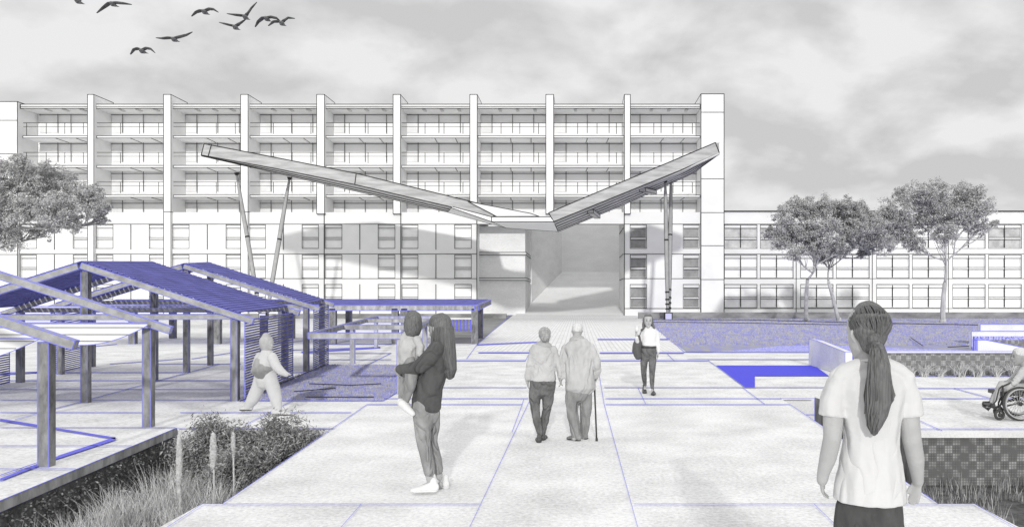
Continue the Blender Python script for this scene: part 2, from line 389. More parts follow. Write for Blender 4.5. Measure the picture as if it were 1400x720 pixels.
lawn([(873, 431), (1640, 436), (1640, 480.4), (938, 480.4)], M['lawn'], .008, 13000, .075, 436, 471.5, 2, 'large blue flecked lawn in front of the low building')
b = MB(); zz_ = .012
curve = [(940, 481), (975, 480.6), (1005, 479), (1035, 475.5), (1060, 473), (1085, 472.2), (1140, 472), (1190, 474), (1250, 476.5), (1325, 478.5), (1336, 480)]
for i in range(len(curve)-1):
    (x0, y0), (x1, y1) = curve[i], curve[i+1]
    b.face([G(x0, 481.2, zz_), G(x1, 481.2, zz_), G(x1, y1, zz_), G(x0, y0-.2, zz_)])
struct(b.build('blue_planting_strip', M['bluehatch']))
struct(zsheet('blue_court', [(979, 499), (1113, 499), (1134, 513.7), (1032, 513.7), (1032, 529.5), (1019, 529.5)], M['pool'], .012))
struct(zsheet('gravel_strip', [(610, 437.5), (706, 427), (653, 469), (600, 469)], M['band'], .006))
# joints between the slabs (thin blue inlays)
J = MB()
def ln(x0, y0, x1, y1, wpx=.65, z=.016, m=0):
    n = V((-(y1-y0), x1-x0)); n.normalize(); n *= wpx/2
    J.face([G(x0+n.x, y0+n.y, z), G(x1+n.x, y1+n.y, z), G(x1-n.x, y1-n.y, z), G(x0-n.x, y0-n.y, z)], m)
for a in [(277, 688, 656, 688), (867, 688, 1332, 688), (466, 720, 494, 688), (642, 720, 727, 541), (725, 541, 727, 552), (872, 720, 826, 552), (826, 552, 818, 505),
          (502, 552, 714, 552), (828, 552, 1080, 552), (714, 552, 700, 590), (714, 552, 716, 545), (1113, 688, 1146, 720),
          (228, 720, 277, 688), (304, 688, 502, 552), (1080, 552, 1283, 688), (1332, 688, 1392, 722),
          (525, 544, 722, 544), (828, 544, 1113, 544), (600, 529, 720, 529), (826, 529, 1135, 529), (872, 529, 883, 552), (1015, 529, 1046, 552),
          (968, 492, 1019, 529), (912, 483, 922, 493), (935, 481, 1330, 481), (638, 490, 652, 471), (718, 493, 724, 482),
          (652, 471, 703, 426), (866, 422, 936, 481), (703, 425.5, 866, 425.5), (940, 490.8, 1113, 490.8),
          (240, 584.5, 457, 584.5), (330, 547, 524, 547), (524, 547, 556, 528), (246, 563, 480, 563), (335, 580, 400, 547), (501, 499, 535, 482),
          (0, 508.5, 250, 508.5), (0, 519.5, 323, 519.5), (0, 531.5, 323, 531.5), (0, 546, 323, 546), (0, 563, 200, 563), (0, 583.5, 240, 583.5), (0, 608.5, 180, 608.5), (0, 640, 104, 640),
          (20, 573, 112, 548), (120, 546, 300, 497), (200, 497, 330, 497), (395, 508.5, 420, 508.5), (423, 482.5, 535, 482.5), (446, 491, 535, 491), (440, 470, 535, 470),
          (1250, 513.5, 1500, 513.5), (1170, 530, 1500, 530), (1304, 530, 1360, 545), (1170, 544, 1500, 544), (1252, 572, 1288, 588), (1250, 585.5, 1500, 585.5), (1283, 688, 1265, 675),
          (150, 497, 250, 490), (262, 490, 327, 480), (60, 480, 160, 470), (395, 478, 520, 474)]:
    ln(*a)
for a in [(0, 573, 62, 583, 3), (62, 583, 158, 598.5, 2.4), (158, 598.5, 80, 624, 4), (80, 624, 0, 655, 3.2), (0, 649, 62, 628, 1), (652, 471, 1500/2, 466.5, 1.6), (817, 463.5, 915, 463.5, 1.6), (654, 481.6, 724, 481.6, 1.3), (820, 482, 935, 482, 1.6), (0, 511, 60, 508, 2), (412, 481, 520, 474.5, 2)]:
    ln(*a, m=1)
for a in [(620, 492, 718, 492, 2.4), (818, 492, 968, 492, 2.4)]: ln(*a, m=2)
M['bluepale'] = mat('pale blue joint', (.50, .51, .85), .9)
struct(J.build('paving_joints', [M['bluefine'], M['blue'], M['bluepale']]))
# black kerb rails round the lawns
def kerb(pts, label, name='lawn_edging', y=None, w=.05):
    b = MB()
    for p, q in zip(pts, pts[1:]): b.line(p, q, w, 0)
    tag(b.build(name, [M['line']]), label, 'edging', 'thin black edging rails on the lawns')
kerb([G(878, 436.6, .2), G(1025, 437, .2), G(1180, 441, .2), G(1345, 444, .2)], 'long black edging rail at the top of the large lawn')
kerb([G(890, 440, .16), G(1000, 441, .16), G(1140, 443.5, .16), G(1240, 442, .16)], 'second black edging rail lower on the large lawn', w=.04)
kerb([G(1245, 461, .1), G(1262, 472.5, .1)], 'short slanting black rail in the large lawn', w=.035)
kerb([G(1296, 474.3, .08), G(1330, 472.3, .08)], 'black rail in the lawn next to the white steps', w=.03)
kerb([G(423, 524, .05), G(480, 526, .05), G(521, 524, .05)], 'bent thin black rail in the small lawn', w=.018)
kerb([G(402, 534.7, .05), G(459, 530, .05)], 'slanting thin black rail in the small lawn', w=.018)
kerb([G(418, 542.2, .05), G(511, 542.2, .05)], 'straight thin black rail near the front of the small lawn', w=.018)
kerb([G(328, 548, .05), G(383, 524, .05), G(445, 498, .05)], 'black edging rail between the slatted screens and small lawn', w=.02)

def wall_thing(name, mats, boxes, label, cat, base):
    b = MB()
    for a in boxes: b.box(*a)
    return tag(reorigin(b.build(name, mats), base), label, cat)
wall_thing('retaining_wall', [M['band']], [((873-CX)/F*70, 60, 70, 70.5, 0, .55)], 'long low grey wall along the foot of the low building', 'wall', (30, 70, 0))
wall_thing('retaining_wall', [M['band']], [(-62, (692-CX)/F*70, 70, 70.5, 0, .42)], 'long low grey wall behind the pergolas at the left', 'wall', (-30, 70, 0))
# bed walls
b = MB()
b.box(4.55, 60, 10.743, 10.9, BED-.02, -.06, 0); b.box(4.5, 60, 10.70, 10.9, -.058, .006, 1)
o = b.build('block_wall', [M['basket'], M['wallwhite']]); tag(reorigin(o, (8, 10.8, BED)), 'dark woven block wall with white coping below the wheelchair terrace', 'wall')
b = MB(); b.hexa([(4.27, 14.55, BED), (4.5, 10.75, BED), (4.53, 10.76, BED), (4.30, 14.56, BED), (4.27, 14.55, .004), (4.5, 10.75, .004), (4.53, 10.76, .004), (4.30, 14.56, .004)], 0)
tag(reorigin(b.build('bed_wall', [M['post']]), (4.4, 12.6, BED)), 'dark concrete side wall of the sunken bed beside the path', 'wall')
b = MB(); b.box(3.66, 4.27, 14.50, 14.555, BED, .003, 0); b.line((3.6, 14.49, -.3), (4.27, 14.49, -.3), .012, 1); b.line((4.27, 14.49, BED), (4.27, 14.49, 0), .014, 1)
tag(reorigin(b.build('bed_wall', [M['wallwhite'], M['bluefine']]), (4, 14.5, BED)), 'pale speckled end wall of the sunken bed beside the path', 'wall')
b = MB()
e = [(-4.96, -5), (-5.14, 7.15), (-5.57, 11.14)]
for (x0, y0), (x1, y1) in zip(e, e[1:]):
    b.hexa([(x0-.1, y0, BED), (x0-.012, y0, BED), (x1-.012, y1, BED), (x1-.1, y1, BED), (x0-.1, y0, -.1), (x0-.012, y0, -.1), (x1-.012, y1, -.1), (x1-.1, y1, -.1)], 0)
    b.line((x0+.004, y0, -.1), (x1+.004, y1, -.1), .011, 1); b.line((x0+.012, y0, .002), (x1+.012, y1, .002), .011, 1)
rng = random.Random(3)
for k in range(3800):
    t = rng.random(); y = 4+t*7.1; x = (-5.05-(y-4)*.03 if y < 7.15 else -5.14-(y-7.15)*.108)+rng.uniform(-.01, .05); z = rng.uniform(BED, -.12)
    d = V((rng.uniform(-1, 1), rng.uniform(-1, 1), rng.uniform(-1, .3))).normalized()*rng.uniform(.02, .045); n = d.orthogonal().normalized()*.011; p = V((x, y, z))
    b.face([p, p+d*.5+n, p+d, p+d*.5-n], 2+(rng.random() < .25))
tag(reorigin(b.build('ivy_wall', [M['ivy'], M['bluefine'], M['shrub'], M['leaf']], recalc=False), (-5.1, 7, BED)), 'dark ivy clad wall under the pale platform edge at lower left', 'wall')
# ------------------------------------------------------------------ main building
YF = 82.0
fx = lambda px, Y=YF: (px-CX)/F*Y
fz = lambda py, Y=YF: H-(py-CY)/F*Y
def grid_wall(b, x0, x1, z0, z1, holes, y, depth, m=0):
    """front skin with real openings and their reveals"""
    xs = sorted({x0, x1} | {h[0] for h in holes} | {h[1] for h in holes}); zs = sorted({z0, z1} | {h[2] for h in holes} | {h[3] for h in holes})
    for i in range(len(xs)-1):
        for k in range(len(zs)-1):
            cx, cz = (xs[i]+xs[i+1])/2, (zs[k]+zs[k+1])/2
            if any(h[0] < cx < h[1] and h[2] < cz < h[3] for h in holes): continue
            b.face([(xs[i], y, zs[k]), (xs[i+1], y, zs[k]), (xs[i+1], y, zs[k+1]), (xs[i], y, zs[k+1])], m)
    for a, c, e, f in holes:
        y2 = y+depth
        b.face([(a, y, e), (c, y, e), (c, y2, e), (a, y2, e)], m); b.face([(a, y, f), (c, y, f), (c, y2, f), (a, y2, f)], m)
        b.face([(a, y, e), (a, y, f), (a, y2, f), (a, y2, e)], m); b.face([(c, y, e), (c, y, f), (c, y2, f), (c, y2, e)], m)
def shell(b, x0, x1, y0, y1, z0, z1, m=0):   # block without a front face
    b.face([(x0, y1, z0), (x1, y1, z0), (x1, y1, z1), (x0, y1, z1)], m); b.face([(x0, y0, z0), (x0, y1, z0), (x0, y1, z1), (x0, y0, z1)], m)
    b.face([(x1, y0, z0), (x1, y1, z0), (x1, y1, z1), (x1, y0, z1)], m); b.face([(x0, y0, z1), (x1, y0, z1), (x1, y1, z1), (x0, y1, z1)], m)
def window(par, x0, x1, z0, z1, y, pane, split=False, rng=random):
    """frame with transom, blind box and pane, set in its reveal"""
    b = MB(); t = .07; yy = y+.08
    for a in ((x0, x0+t, z0, z1), (x1-t, x1, z0, z1), (x0+t, x1-t, z0, z0+t), (x0+t, x1-t, z1-t, z1)): b.box(a[0], a[1], yy, yy+.08, a[2], a[3], 0)
    zt = z0+(z1-z0)*.42
    b.box(x0+t, x1-t, yy+.01, yy+.07, zt-.1, zt+.1, 0)
    b.box(x0+t, x1-t, yy+.01, yy+.07, z1-t-.26, z1-t-.002, 0)
    for z in (zt-.1, zt+.1, z1-t-.28): b.line((x0, yy-.02, z), (x1, yy-.02, z), .045, 1)
    if split:
        xm = (x0+x1)/2; b.box(xm-.045, xm+.045, yy+.005, yy+.072, z0+t, z1-t, 1)
    for p, q in (((x0, z0), (x1, z0)), ((x0, z1), (x1, z1)), ((x0, z0), (x0, z1)), ((x1, z0), (x1, z1))):
        b.line((p[0], y-.01, p[1]), (q[0], y-.01, q[1]), .05, 1)
    f = b.build('window', [M['white'], M['line']], par)
    g = MB(); g.face([(x0, yy+.1, z0), (x1, yy+.1, z0), (x1, yy+.1, z1), (x0, yy+.1, z1)]); g.build('pane', pane, f)
    if rng.random() < .12:
        g = MB(); h = rng.choice((.25, .5, .5, .8)); zb = z1-(z1-z0)*h
        g.box(x0+t+.02, x1-t-.02, yy+.072, yy+.09, zb, z1-t, 0); g.build('blind', M['shade'], f)

bld = empty('apartment_building', (-20, YF, 0), 'long white building with balconies between tall fins and a passage through it', 'building')
rows = [(307, 339.5), (348.2, 380), (388.5, 420.5)]
cols = [(28, 50, 74.5, 100, 122.5), (132, 154.5, 179, 204, 226), (236, 258.5, 283.5, 309, 330.5), (340.5, 363, 387.5, 413, 435.5), (444.5, 467.5, 492, 517, 540), (549.5, 571.5, 596, 621.5, 644.5)]
holesL, holesR = [], []
for c in cols:
    for r in rows:
        holesL.append((fx(c[0]), fx(c[1]), fz(r[1]), fz(r[0]))); holesL.append((fx(c[3]), fx(c[4]), fz(r[1]), fz(r[0])))
for c in ((861.5, 884), (934, 956)):
    for r in rows: holesR.append((fx(c[0]), fx(c[1]), fz(r[1]), fz(r[0])))
ZP = fz(290)
b = MB()
xa, xb, xc, xd, xe = fx(27), fx(652), fx(853.5), fx(957.5), fx(989.5)
grid_wall(b, xa, xb, 0, ZP, holesL, YF, .3); shell(b, xa, xb, YF+.3, YF+10.5, 0, ZP)
grid_wall(b, xc, xd, 0, ZP, holesR, YF, .3); shell(b, xc, xd, YF+.3, YF+10.5, 0, ZP)
for x0, x1 in ((xa, xb), (xc, xd)):       # ends and top between front skin and block
    b.face([(x0, YF, ZP), (x1, YF, ZP), (x1, YF+.3, ZP), (x0, YF+.3, ZP)])
b.face([(xb, YF, 0), (xb, YF+.3, 0), (xb, YF+.3, ZP), (xb, YF, ZP)]); b.face([(xc, YF, 0), (xc, YF+.3, 0), (xc, YF+.3, ZP), (xc, YF, ZP)])
b.box(xb+.002, xc-.002, YF, YF+.6, fz(306.5), ZP, 0); b.box(xb+.002, xc-.002, YF+.61, YF+10.5, ZP-.12, ZP, 0)      # storey bridging the passage
yl = YF-.02
for x0, x1 in ((xa, xb), (xc, xd)):
    for y in (306.3, 347, 380.7): b.line((x0, yl, fz(y)), (x1, yl, fz(y)), .06, 1)
b.line((xb, yl, fz(306.5)), (xc, yl, fz(306.5)), .07, 1)
b.line((xc, yl, fz(421.5)), (xd, yl, fz(421.5)), .07, 1)
for c in cols:
    b.line((fx(c[2]), yl, fz(306.5)), (fx(c[2]), yl, fz(341)), .08, 1); b.line((fx(c[2]), yl, fz(348)), (fx(c[2]), yl, fz(380)), .08, 1); b.line((fx(c[2]), yl, fz(388.5)), (fx(c[2]), yl, 0), .08, 1)
for x in (443.3, 548, 652, 853.5): b.line((fx(x), yl, 0), (fx(x), yl, ZP), .09, 1)
b.build('wall', [M['white'], M['line']], bld)
rg = random.Random(5)
for h in holesL: window(bld, *h, YF, M['pane'], rng=rg)
for h in holesR: window(bld, *h, YF, M['pane_dark'], rng=random.Random(9999))
# upper body behind the balconies
YB = 84.8
b = MB(); zt = fz(148, YF)
b.box(xa, xd, YB, YF+10.5, ZP+.004, zt-.02, 0)
b.build('balcony_back_wall', [M['bright'], M['line']], bld)
fins = [(122.5, 131), (226, 236), (331, 341), (434.5, 445), (538.5, 548.5), (643, 653), (746.5, 757), (853.5, 861.5)]
edges = [(35, 30)]+fins+[(957.5, 989)]
decks = [185.5, 226, 266.5]
# roof
b = MB(); b.box(xa, xd, YF+.1, YF+10.5, fz(148), fz(142.3), 0, 'front', .08)
b.line((xa, YF+.05, fz(145.6)), (xd, YF+.05, fz(145.6)), .05, 1)
for k in range(9):
    x0 = edges[k][1]
    for d in (30, 54, 78): b.box(fx(x0+d-2), fx(x0+d+2), YF+.3, YF+1.2, fz(149.2), fz(148)-.01, 2)
b.build('roof', [M['white'], M['line'], M['steel']], bld)
for i in range(9):
    xl, xr = (edges[i][1] if i else 30), edges[i+1][0]
    X0, X1 = fx(xl), fx(xr)
    # strips coloured as slab shade, matching side panels and window divisions on the back wall
    bk = MB(); 
    for top in [149]+[d+3 for d in decks]:
        za, zb = fz(top, YB)+.1, fz(top+8.5, YB)
        bk.box(X0+.02, X1-.02, YB-.10, YB-.003, zb, za, 0)
        bk.line((X0, YB-.12, zb), (X1, YB-.12, zb), .06, 1)
        bot = fz(top+33 if top < 260 else 290, YB)
        for f in (.17 if i else .28, .48, .80): bk.line((X0+(X1-X0)*f, YB-.13, za), (X0+(X1-X0)*f, YB-.13, bot), .065, 1)
        x = X0+(X1-X0)*(.17 if i else .28)
        if xl < 780: bk.box(X0+.03, x-.06, YB-.09, YB-.004, bot, zb-.01, 2)
    bk.build('window_band', [M['shade'], M['line'], M['shade']], bld)
    for d in decks:
        s = MB(); s.box(X0+.01, X1-.01, YF+.12, YB-.12, fz(d+2.8), fz(d), 0, 'front', .07)
        for q in (.3, .6): s.line((X0+(X1-X0)*(q+.18), YF+.2, fz(d+3)), (X0+(X1-X0)*(q+.16), YB-.2, fz(d+3)), .07, 1)
        s.build('balcony_slab', [M['bright'], M['line']], bld)
        r = MB(); zr = fz(d-18); 
        r.line((X0, YF+.2, zr), (X1, YF+.2, zr), .06, 0); r.line((X0, YF+.2, fz(d-12.8)), (X1, YF+.2, fz(d-12.8)), .045, 0)
        for f in (.34, .615, .89): r.line((X0+(X1-X0)*f, YF+.2, fz(d-3)), (X0+(X1-X0)*f, YF+.2, zr), .065, 0)
        if i == 0: r.line((fx(34.5), YF+.2, fz(d)), (fx(34.5), YF+.2, zr), .065, 0)
        r.build('railing', [M['line']], bld)
for k, (l, r) in enumerate(fins):
    f = MB(); z0 = 0 if k < 3 else ZP-.05
    y0 = YF-.35
    c = [V((fx(l), y0, z0)), V((fx(r), y0, z0)), V((fx(r), YF+.02 if False else YB, z0)), V((fx(l), YB, z0))]
    zt_ = fz(130.5)
    if k < 3:
        f.box(fx(l), fx(r), y0, YF-.004, 0, ZP, 0, 'front', .07)
        f.box(fx(l), fx(r), y0, YB+.3, ZP+.001, zt_, 0, 'all', .07)
    else:
        f.box(fx(l), fx(r), y0, YB+.3, ZP-.2, zt_, 0, 'all', .07)
    f.build('fin', [M['fin'], M['line']], bld)
# end blocks
f = MB(); f.box(fx(2), fx(26.5), YF-.3, YF+10.5, 0, fz(140), 0, 'all', .08)
for y in (165.5, 211, 256, 302, 348): f.line((fx(2), YF-.32, fz(y)), (fx(26.5), YF-.32, fz(y)), .06, 1)
f.build('end_block', [M['fin'], M['line']], bld)
f = MB(); f.box(fx(-60), fx(1.9), YF+.5, YF+10.5, 0, fz(147), 0, 'front', .08); f.build('end_wing', [M['white'], M['line']], bld)
f = MB(); f.box(xd+.02, xe-.02, YF-.3, YF+10.5, 0, fz(129.5), 0, 'all', .08)
for y in (154.5, 245, 291, 336, 382): f.line((xd, YF-.32, fz(y)), (xe, YF-.32, fz(y)), .06, 1)
f.build('end_block', [M['fin'], M['line']], bld)
# passage: recessed side wall with string courses, right wall ticks
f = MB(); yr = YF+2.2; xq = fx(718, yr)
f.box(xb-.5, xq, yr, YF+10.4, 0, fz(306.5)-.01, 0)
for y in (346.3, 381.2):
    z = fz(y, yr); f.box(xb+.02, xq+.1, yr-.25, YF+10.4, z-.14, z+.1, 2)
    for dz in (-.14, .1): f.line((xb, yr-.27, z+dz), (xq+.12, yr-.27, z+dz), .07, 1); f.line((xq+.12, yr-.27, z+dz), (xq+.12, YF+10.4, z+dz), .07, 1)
f.build('passage_wall', [M['passage_shaded'], M['line'], M['white']], bld)
f = MB()
for y in (311, 346.5, 380.5): f.line((fx(852.5), YF+.5, fz(y)), (fx(852.5), YF+8, fz(y)), .08, 0)
f.build('passage_ledge', [M['line']], bld)
# ramp and court beyond the passage
yw0, yw1 = 94.0, 108.0
A0 = P(727, 408, yw0); A1 = P(768, 370, yw1)
b = MB(); b.face([(fx(705), YF+.2, .02), (xc, YF+.2, .02), (xc+.2, YF+10.4, .9), (A0.x-1.5, YF+10.4, .9)], 0)
b.face([(A0.x-1.5, YF+10.4, .9), (xc+.2, YF+10.4, .9), (xc+2, yw1+.5, A1.z), (A1.x-.5, yw1+.5, A1.z), (A0.x-.2, yw0, A0.z-.5)], 0)
struct(b.build('ramp', M['passage']))
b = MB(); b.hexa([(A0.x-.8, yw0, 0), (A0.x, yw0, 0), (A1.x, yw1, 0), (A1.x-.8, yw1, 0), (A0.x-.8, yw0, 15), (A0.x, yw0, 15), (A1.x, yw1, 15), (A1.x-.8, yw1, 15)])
tag(reorigin(b.build('court_wall', M['passage_shaded']), (A0.x, yw0, 0)), 'grey speckled wall receding beyond the passage on its left', 'wall')
b = MB(); b.box(A1.x-4, xc+8, yw1, yw1+.6, 0, 16, 0)
tag(reorigin(b.build('court_wall', M['passage']), (2, yw1, 0)), 'pale speckled wall closing the court beyond the passage', 'wall')
b = MB(); b.hexa([(xc+.8, YF+10.6, 0), (xc+1.4, YF+10.6, 0), (xc+2.8, yw1-.1, 0), (xc+2.2, yw1-.1, 0), (xc+.8, YF+10.6, 15), (xc+1.4, YF+10.6, 15), (xc+2.8, yw1-.1, 15), (xc+2.2, yw1-.1, 15)])
tag(reorigin(b.build('court_wall', M['passage']), (xc+2, 100, 0)), 'pale speckled wall receding beyond the passage on its right', 'wall')

# ------------------------------------------------------------------ low wing
wing = empty('office_building', (25, YF, 0), 'low white three storey building with rows of wide windows', 'building')
holes = []; x = 990.0; piers = []
for k in range(6):
    x0 = 990+k*104
    for a, c in ((x0+.5, x0+45), (x0+49.5, x0+94.5)):
        for r in rows: holes.append((fx(a), fx(c), fz(r[1]), fz(r[0])))
    piers.append(x0+99.5)
W0, W1 = xe, fx(1620)
b = MB(); grid_wall(b, W0+.01, W1, 0, fz(289.5), holes, YF, .3); shell(b, W0+.01, W1, YF+.3, YF+12, 0, fz(289.5))
b.face([(W0, YF, fz(289.5)), (W1, YF, fz(289.5)), (W1, YF+.3, fz(289.5)), (W0, YF+.3, fz(289.5))])
for y in (306.3, 347, 380.7, 421.5): b.line((W0, yl, fz(y)), (W1, yl, fz(y)), .05, 1)
for p in piers: b.line((fx(p-1), yl, 0), (fx(p-1), yl, fz(306)), .07, 1)
b.build('wall', [M['white'], M['line']], wing)
b = MB(); b.box(W0+.02, W1, YF-.15, YF+12.2, fz(289.5)+.004, fz(288), 0); b.build('roof_coping', [M['line']], wing)
for i, h in enumerate(holes):
    j = i//3; p = M['pane']
    if i % 3 == 0 and rg.random() < .15: p = M['pane_grey']
    if i in (0, 3): p = M['pane_grey']
    window(wing, *h, YF, p, True, rg)

# ------------------------------------------------------------------ butterfly canopy
can = empty('butterfly_canopy', P(740, 437, 66), 'huge grey butterfly canopy on slender tapered struts before the white building', 'canopy')
def wingpart(front, back, th, name, m_f, m_u, inner=True):
    """front: (px,py_top,py_bottom) at Y 63; back: (px,py_bottom,Y)"""
    b = MB(); n = len(front); Yf = 63
    ft = [P(x, a, Yf) for x, a, c, xb_ in front]; fb = [P(xb_, c, Yf) for x, a, c, xb_ in front]
    bb = [P(x, y, Y) for x, y, Y in back]; bt = [p+V((0, 0, th)) for p in bb]
    for i in range(n-1):
        b.face([fb[i], fb[i+1], ft[i+1], ft[i]], 0); b.face([fb[i], fb[i+1], bb[i+1], bb[i]], 2)
        b.face([ft[i], ft[i+1], bt[i+1], bt[i]], 0); b.face([bb[i], bb[i+1], bt[i+1], bt[i]], 2)
        b.line(ft[i], ft[i+1], .08, 1); b.line(fb[i], fb[i+1], .08, 1); b.line(bb[i], bb[i+1], .08, 1); b.line(bt[i], bt[i+1], .07, 1)
    for i in (0, n-1):
        b.face([fb[i], ft[i], bt[i], bb[i]], 0)
    for i in (0, n-1): b.line(fb[i], ft[i], .08, 1)
    return b, ft, fb, bb
b, ft, fb, bb = wingpart([(279, 196.5, 212, 275), (380, 216, 231, 380), (487, 237, 252.3, 485), (620, 269.5, 283, 617), (678, 284, 299, 674)],
                 [(277, 213.5, 64), (380, 237, 69), (485, 261, 73), (608, 289, 74), (672, 303, 74)], 1.0, 'wing', 0, 0)
b.line(ft[2], fb[2], .08, 1)
for t in (.35, .7):
    for i in range(4): b.line(fb[i].lerp(bb[i], t)+V((0, 0, -.03)), fb[i+1].lerp(bb[i+1], t)+V((0, 0, -.03)), .07, 1)
e0 = P(289, 197.6, 62.97); e1 = P(284.5, 213.6, 62.97); b.line(e0, e1, .07, 1)
b.build('wing_roof', [M['canopy'], M['line'], M['canopy_dark']], can)
b, ft, fb, bb = wingpart([(750, 291, 303, 757), (810, 265.5, 279.5, 815), (870, 240.5, 255.5, 874), (925, 217.5, 233, 930), (978, 195, 209, 983.5)],
                 [(763, 316.5, 73), (850, 281, 73), (905, 256.5, 72), (948, 236.5, 68), (983, 211, 64)], .9, 'wing', 0, 0)
for t in (.2, .42, .64, .84):
    for i in range(4): b.line(fb[i].lerp(bb[i], t)+V((0, 0, -.04)), fb[i+1].lerp(bb[i+1], t)+V((0, 0, -.04)), .055, 1)
for i in range(4):
    p0, p1 = fb[i].lerp(bb[i], .06)+V((0, 0, -.06)), fb[i+1].lerp(bb[i+1], .06)+V((0, 0, -.06)); b.beam(p0, p1, .5, .12, 3)
for i, f in ((0, .75), (1, .95)):
    p = fb[i].lerp(fb[i+1], f).lerp(bb[i].lerp(bb[i+1], f), .22); q = fb[i].lerp(fb[i+1], f-.12).lerp(bb[i].lerp(bb[i+1], f-.12), .95)
    b.beam(p+V((0, 0, -.15)), q+V((0, 0, -.15)), .5, .3, 3, edge='all', ew=.05)
b.build('wing_roof', [M['canopy'], M['line'], M['canopy_dark'], M['steel']], can)
b = MB()
f0, f1, f2 = P(617, 284, 62.85), P(672, 303, 62.85), P(757, 303, 62.85); t1, t2 = P(672, 296.4, 62.85), P(752, 296.4, 62.85); tl0 = P(619, 282.5, 62.85)
b0, b1, b2 = P(612, 290, 72.4), P(692, 311.5, 72.4), P(763, 316.3, 72.4); u = V((0, 0, .45))
for q in ([f0, f1, t1, tl0], [f1, f2, t2, t1], [f0, f1, b1, b0], [f1, f2, b2, b1], [b0, b1, b1+u, b0+u], [b1, b2, b2+u, b1+u], [tl0, t1, b1+u, b0+u], [t1, t2, b2+u, b1+u], [f2, t2, b2+u, b2], [f0, tl0, b0+u, b0]): b.face(q, 0)
for p, q in ((f0, f1), (f1, f2), (t1, t2), (tl0, t1), (b0, b1), (b1, b2), (f1, t1), (f1, b1), (f2, b2), (f0, b0)): b.line(p, q, .065, 1)
b.build('valley_gutter', [M['bright'], M['line']], can)
b = MB(); b.prism([P(x, y, 62.9) for x, y in [(640, 275.5), (725, 291.5), (737, 295.7), (679, 296), (670, 291)]], (0, 6, .1), 0, .06); b.build('valley_flashing', [M['white'], M['line']], can)
def strut(top, bot, rmax=.17):
    b = MB(); n = 12; top, bot = V(top), V(bot)
    b.loft([(bot.lerp(top, k/n), max(.07, rmax*(math.sin(math.pi*(.12+.76*k/n))**.55)), max(.07, rmax*(math.sin(math.pi*(.12+.76*k/n))**.55))) for k in range(n+1)], None, 0, 12, 0)
    d = (top-bot).normalized()
    for t in (.055, .09, .125, .18, .57): 
        p = bot.lerp(top, t); b.loft([(p-d*.06, .19, .19), (p+d*.06, .19, .19)], None, 1, 12, 0)
    b.loft([(top, .1, .1), (top+d*.22, .22, .22)], None, 1, 10, 0)
    for s in (-1, 1):
        for q0, q1 in ((.03, .3), (.3, .7), (.7, .94)): b.line(bot.lerp(top, q0)+V((s*(.155 if q0 > .1 else .1), -.03, 0)), bot.lerp(top, q1)+V((s*(.155 if q1 < .9 else .1), -.03, 0)), .06, 1)
    b.build('strut', [M['strut'], M['line']], can)
strut(P(324, 240, 67), P(357, 436, 66)); strut(P(395.5, 246, 67), P(364, 436, 66))
strut(P(909.5, 250, 66.5), P(913, 432, 66)); strut(P(917.5, 243, 70.5), P(914.5, 432, 66.2))
for px in (360.5, 913.5):
    b = MB(); c = P(px, 436.5, 66); b.box(c.x-.28, c.x+.28, 65.7, 66.3, 0, .55, 0, 'all', .05); b.box(c.x-.34, c.x-.285, 65.8, 66.2, 0, .6, 1); b.box(c.x+.285, c.x+.34, 65.8, 66.2, 0, .6, 1)
    b.build('strut_base', [mat('pale blue plinth', (.6, .6, .85)), M['line']], can)
# ------------------------------------------------------------------ pergolas
def column(par, x, y, z1, w=.118, z0=0.0, m='post', name='post'):
    b = MB(); b.box(x-w/2, x+w/2, y-w/2, y+w/2, z0, z1, 0, 'front', .010); return b.build(name, [M[m], M['bluefine']], par)
def beam(par, p, q, w, h, name='beam', m='timber', ew=.011):
    b = MB(); b.beam(p, q, w, h, 0, edge='all', ew=ew); return b.build(name, [M[m], M['bluefine']], par)
def slats(par, a0, a1, b0, b1, n, w, t, name='slat_roof', flat=True):
    """n boards running a->b, stepped from line 0 to line 1"""
    g = MB(); up = (V(a1)-V(a0)).cross(V(b0)-V(a0)).normalized()
    for k in range(n):
        f = (k+.5)/n; p, q = V(a0).lerp(V(a1), f), V(b0).lerp(V(b1), f)
        g.beam(p, q, w, t, 0, up=up); 
    return g.build(name, [M['slat']], par)
def screen(par, p, q, h0, h1, pitch=.046):
    g = MB(); n = int(h0/pitch); p, q = V(p), V(q)
    for k in range(n):
        z = .02+k*pitch; zq = z*h1/h0
        g.beam(p+V((0, 0, z)), q+V((0, 0, zq)), .028, .012, 1 if k % 2 else 0, up=V((.45, 0, .9)).normalized())
        g.line(p+V((.012, -.002, z-.012)), q+V((.012, 0, zq-.012)), .007, 0)
    g.line(p, p+V((0, 0, h0)), .02, 2); g.line(q, q+V((0, 0, h1)), .02, 2)
    return g.build('slat_screen', [M['slat'], M['post'], M['bluefine']], par)
def gable(par, E, R, Lf, ze, tie=True, posts=(True, True, True), over=.25, king=True):
    e = V((E[0], E[1], ze)); r = V((R[0], R[1], R[2])); l = V((Lf[0], Lf[1], ze))
    d = (e-r).normalized(); beam(par, r, e+d*over, .09, .10, 'rafter')
    d = (l-r).normalized(); beam(par, r+d*.05, l+d*over, .09, .10, 'rafter')
    if tie: beam(par, l+V((0, .06, .0)), e+V((0, .06, 0)), .08, .085, 'tie_beam')
    if posts[0]: column(par, e.x-.09, e.y+.05, ze-.05)
    if posts[1]: column(par, r.x, r.y+.12, r.z-.08)
    if posts[2]: column(par, l.x+.1, l.y+.05, ze-.05)
GRP = 'pergolas in a row at the left'
p0 = empty('pergola', (-6.9, 9.9, 0), 'nearest pergola with bare rafters and no slats, cut by the left edge', 'pergola', GRP)
gable(p0, (-5.60, 8.57), (-8.1, 8.3, 2.27), (-10.6, 8.0), 1.38, tie=False)
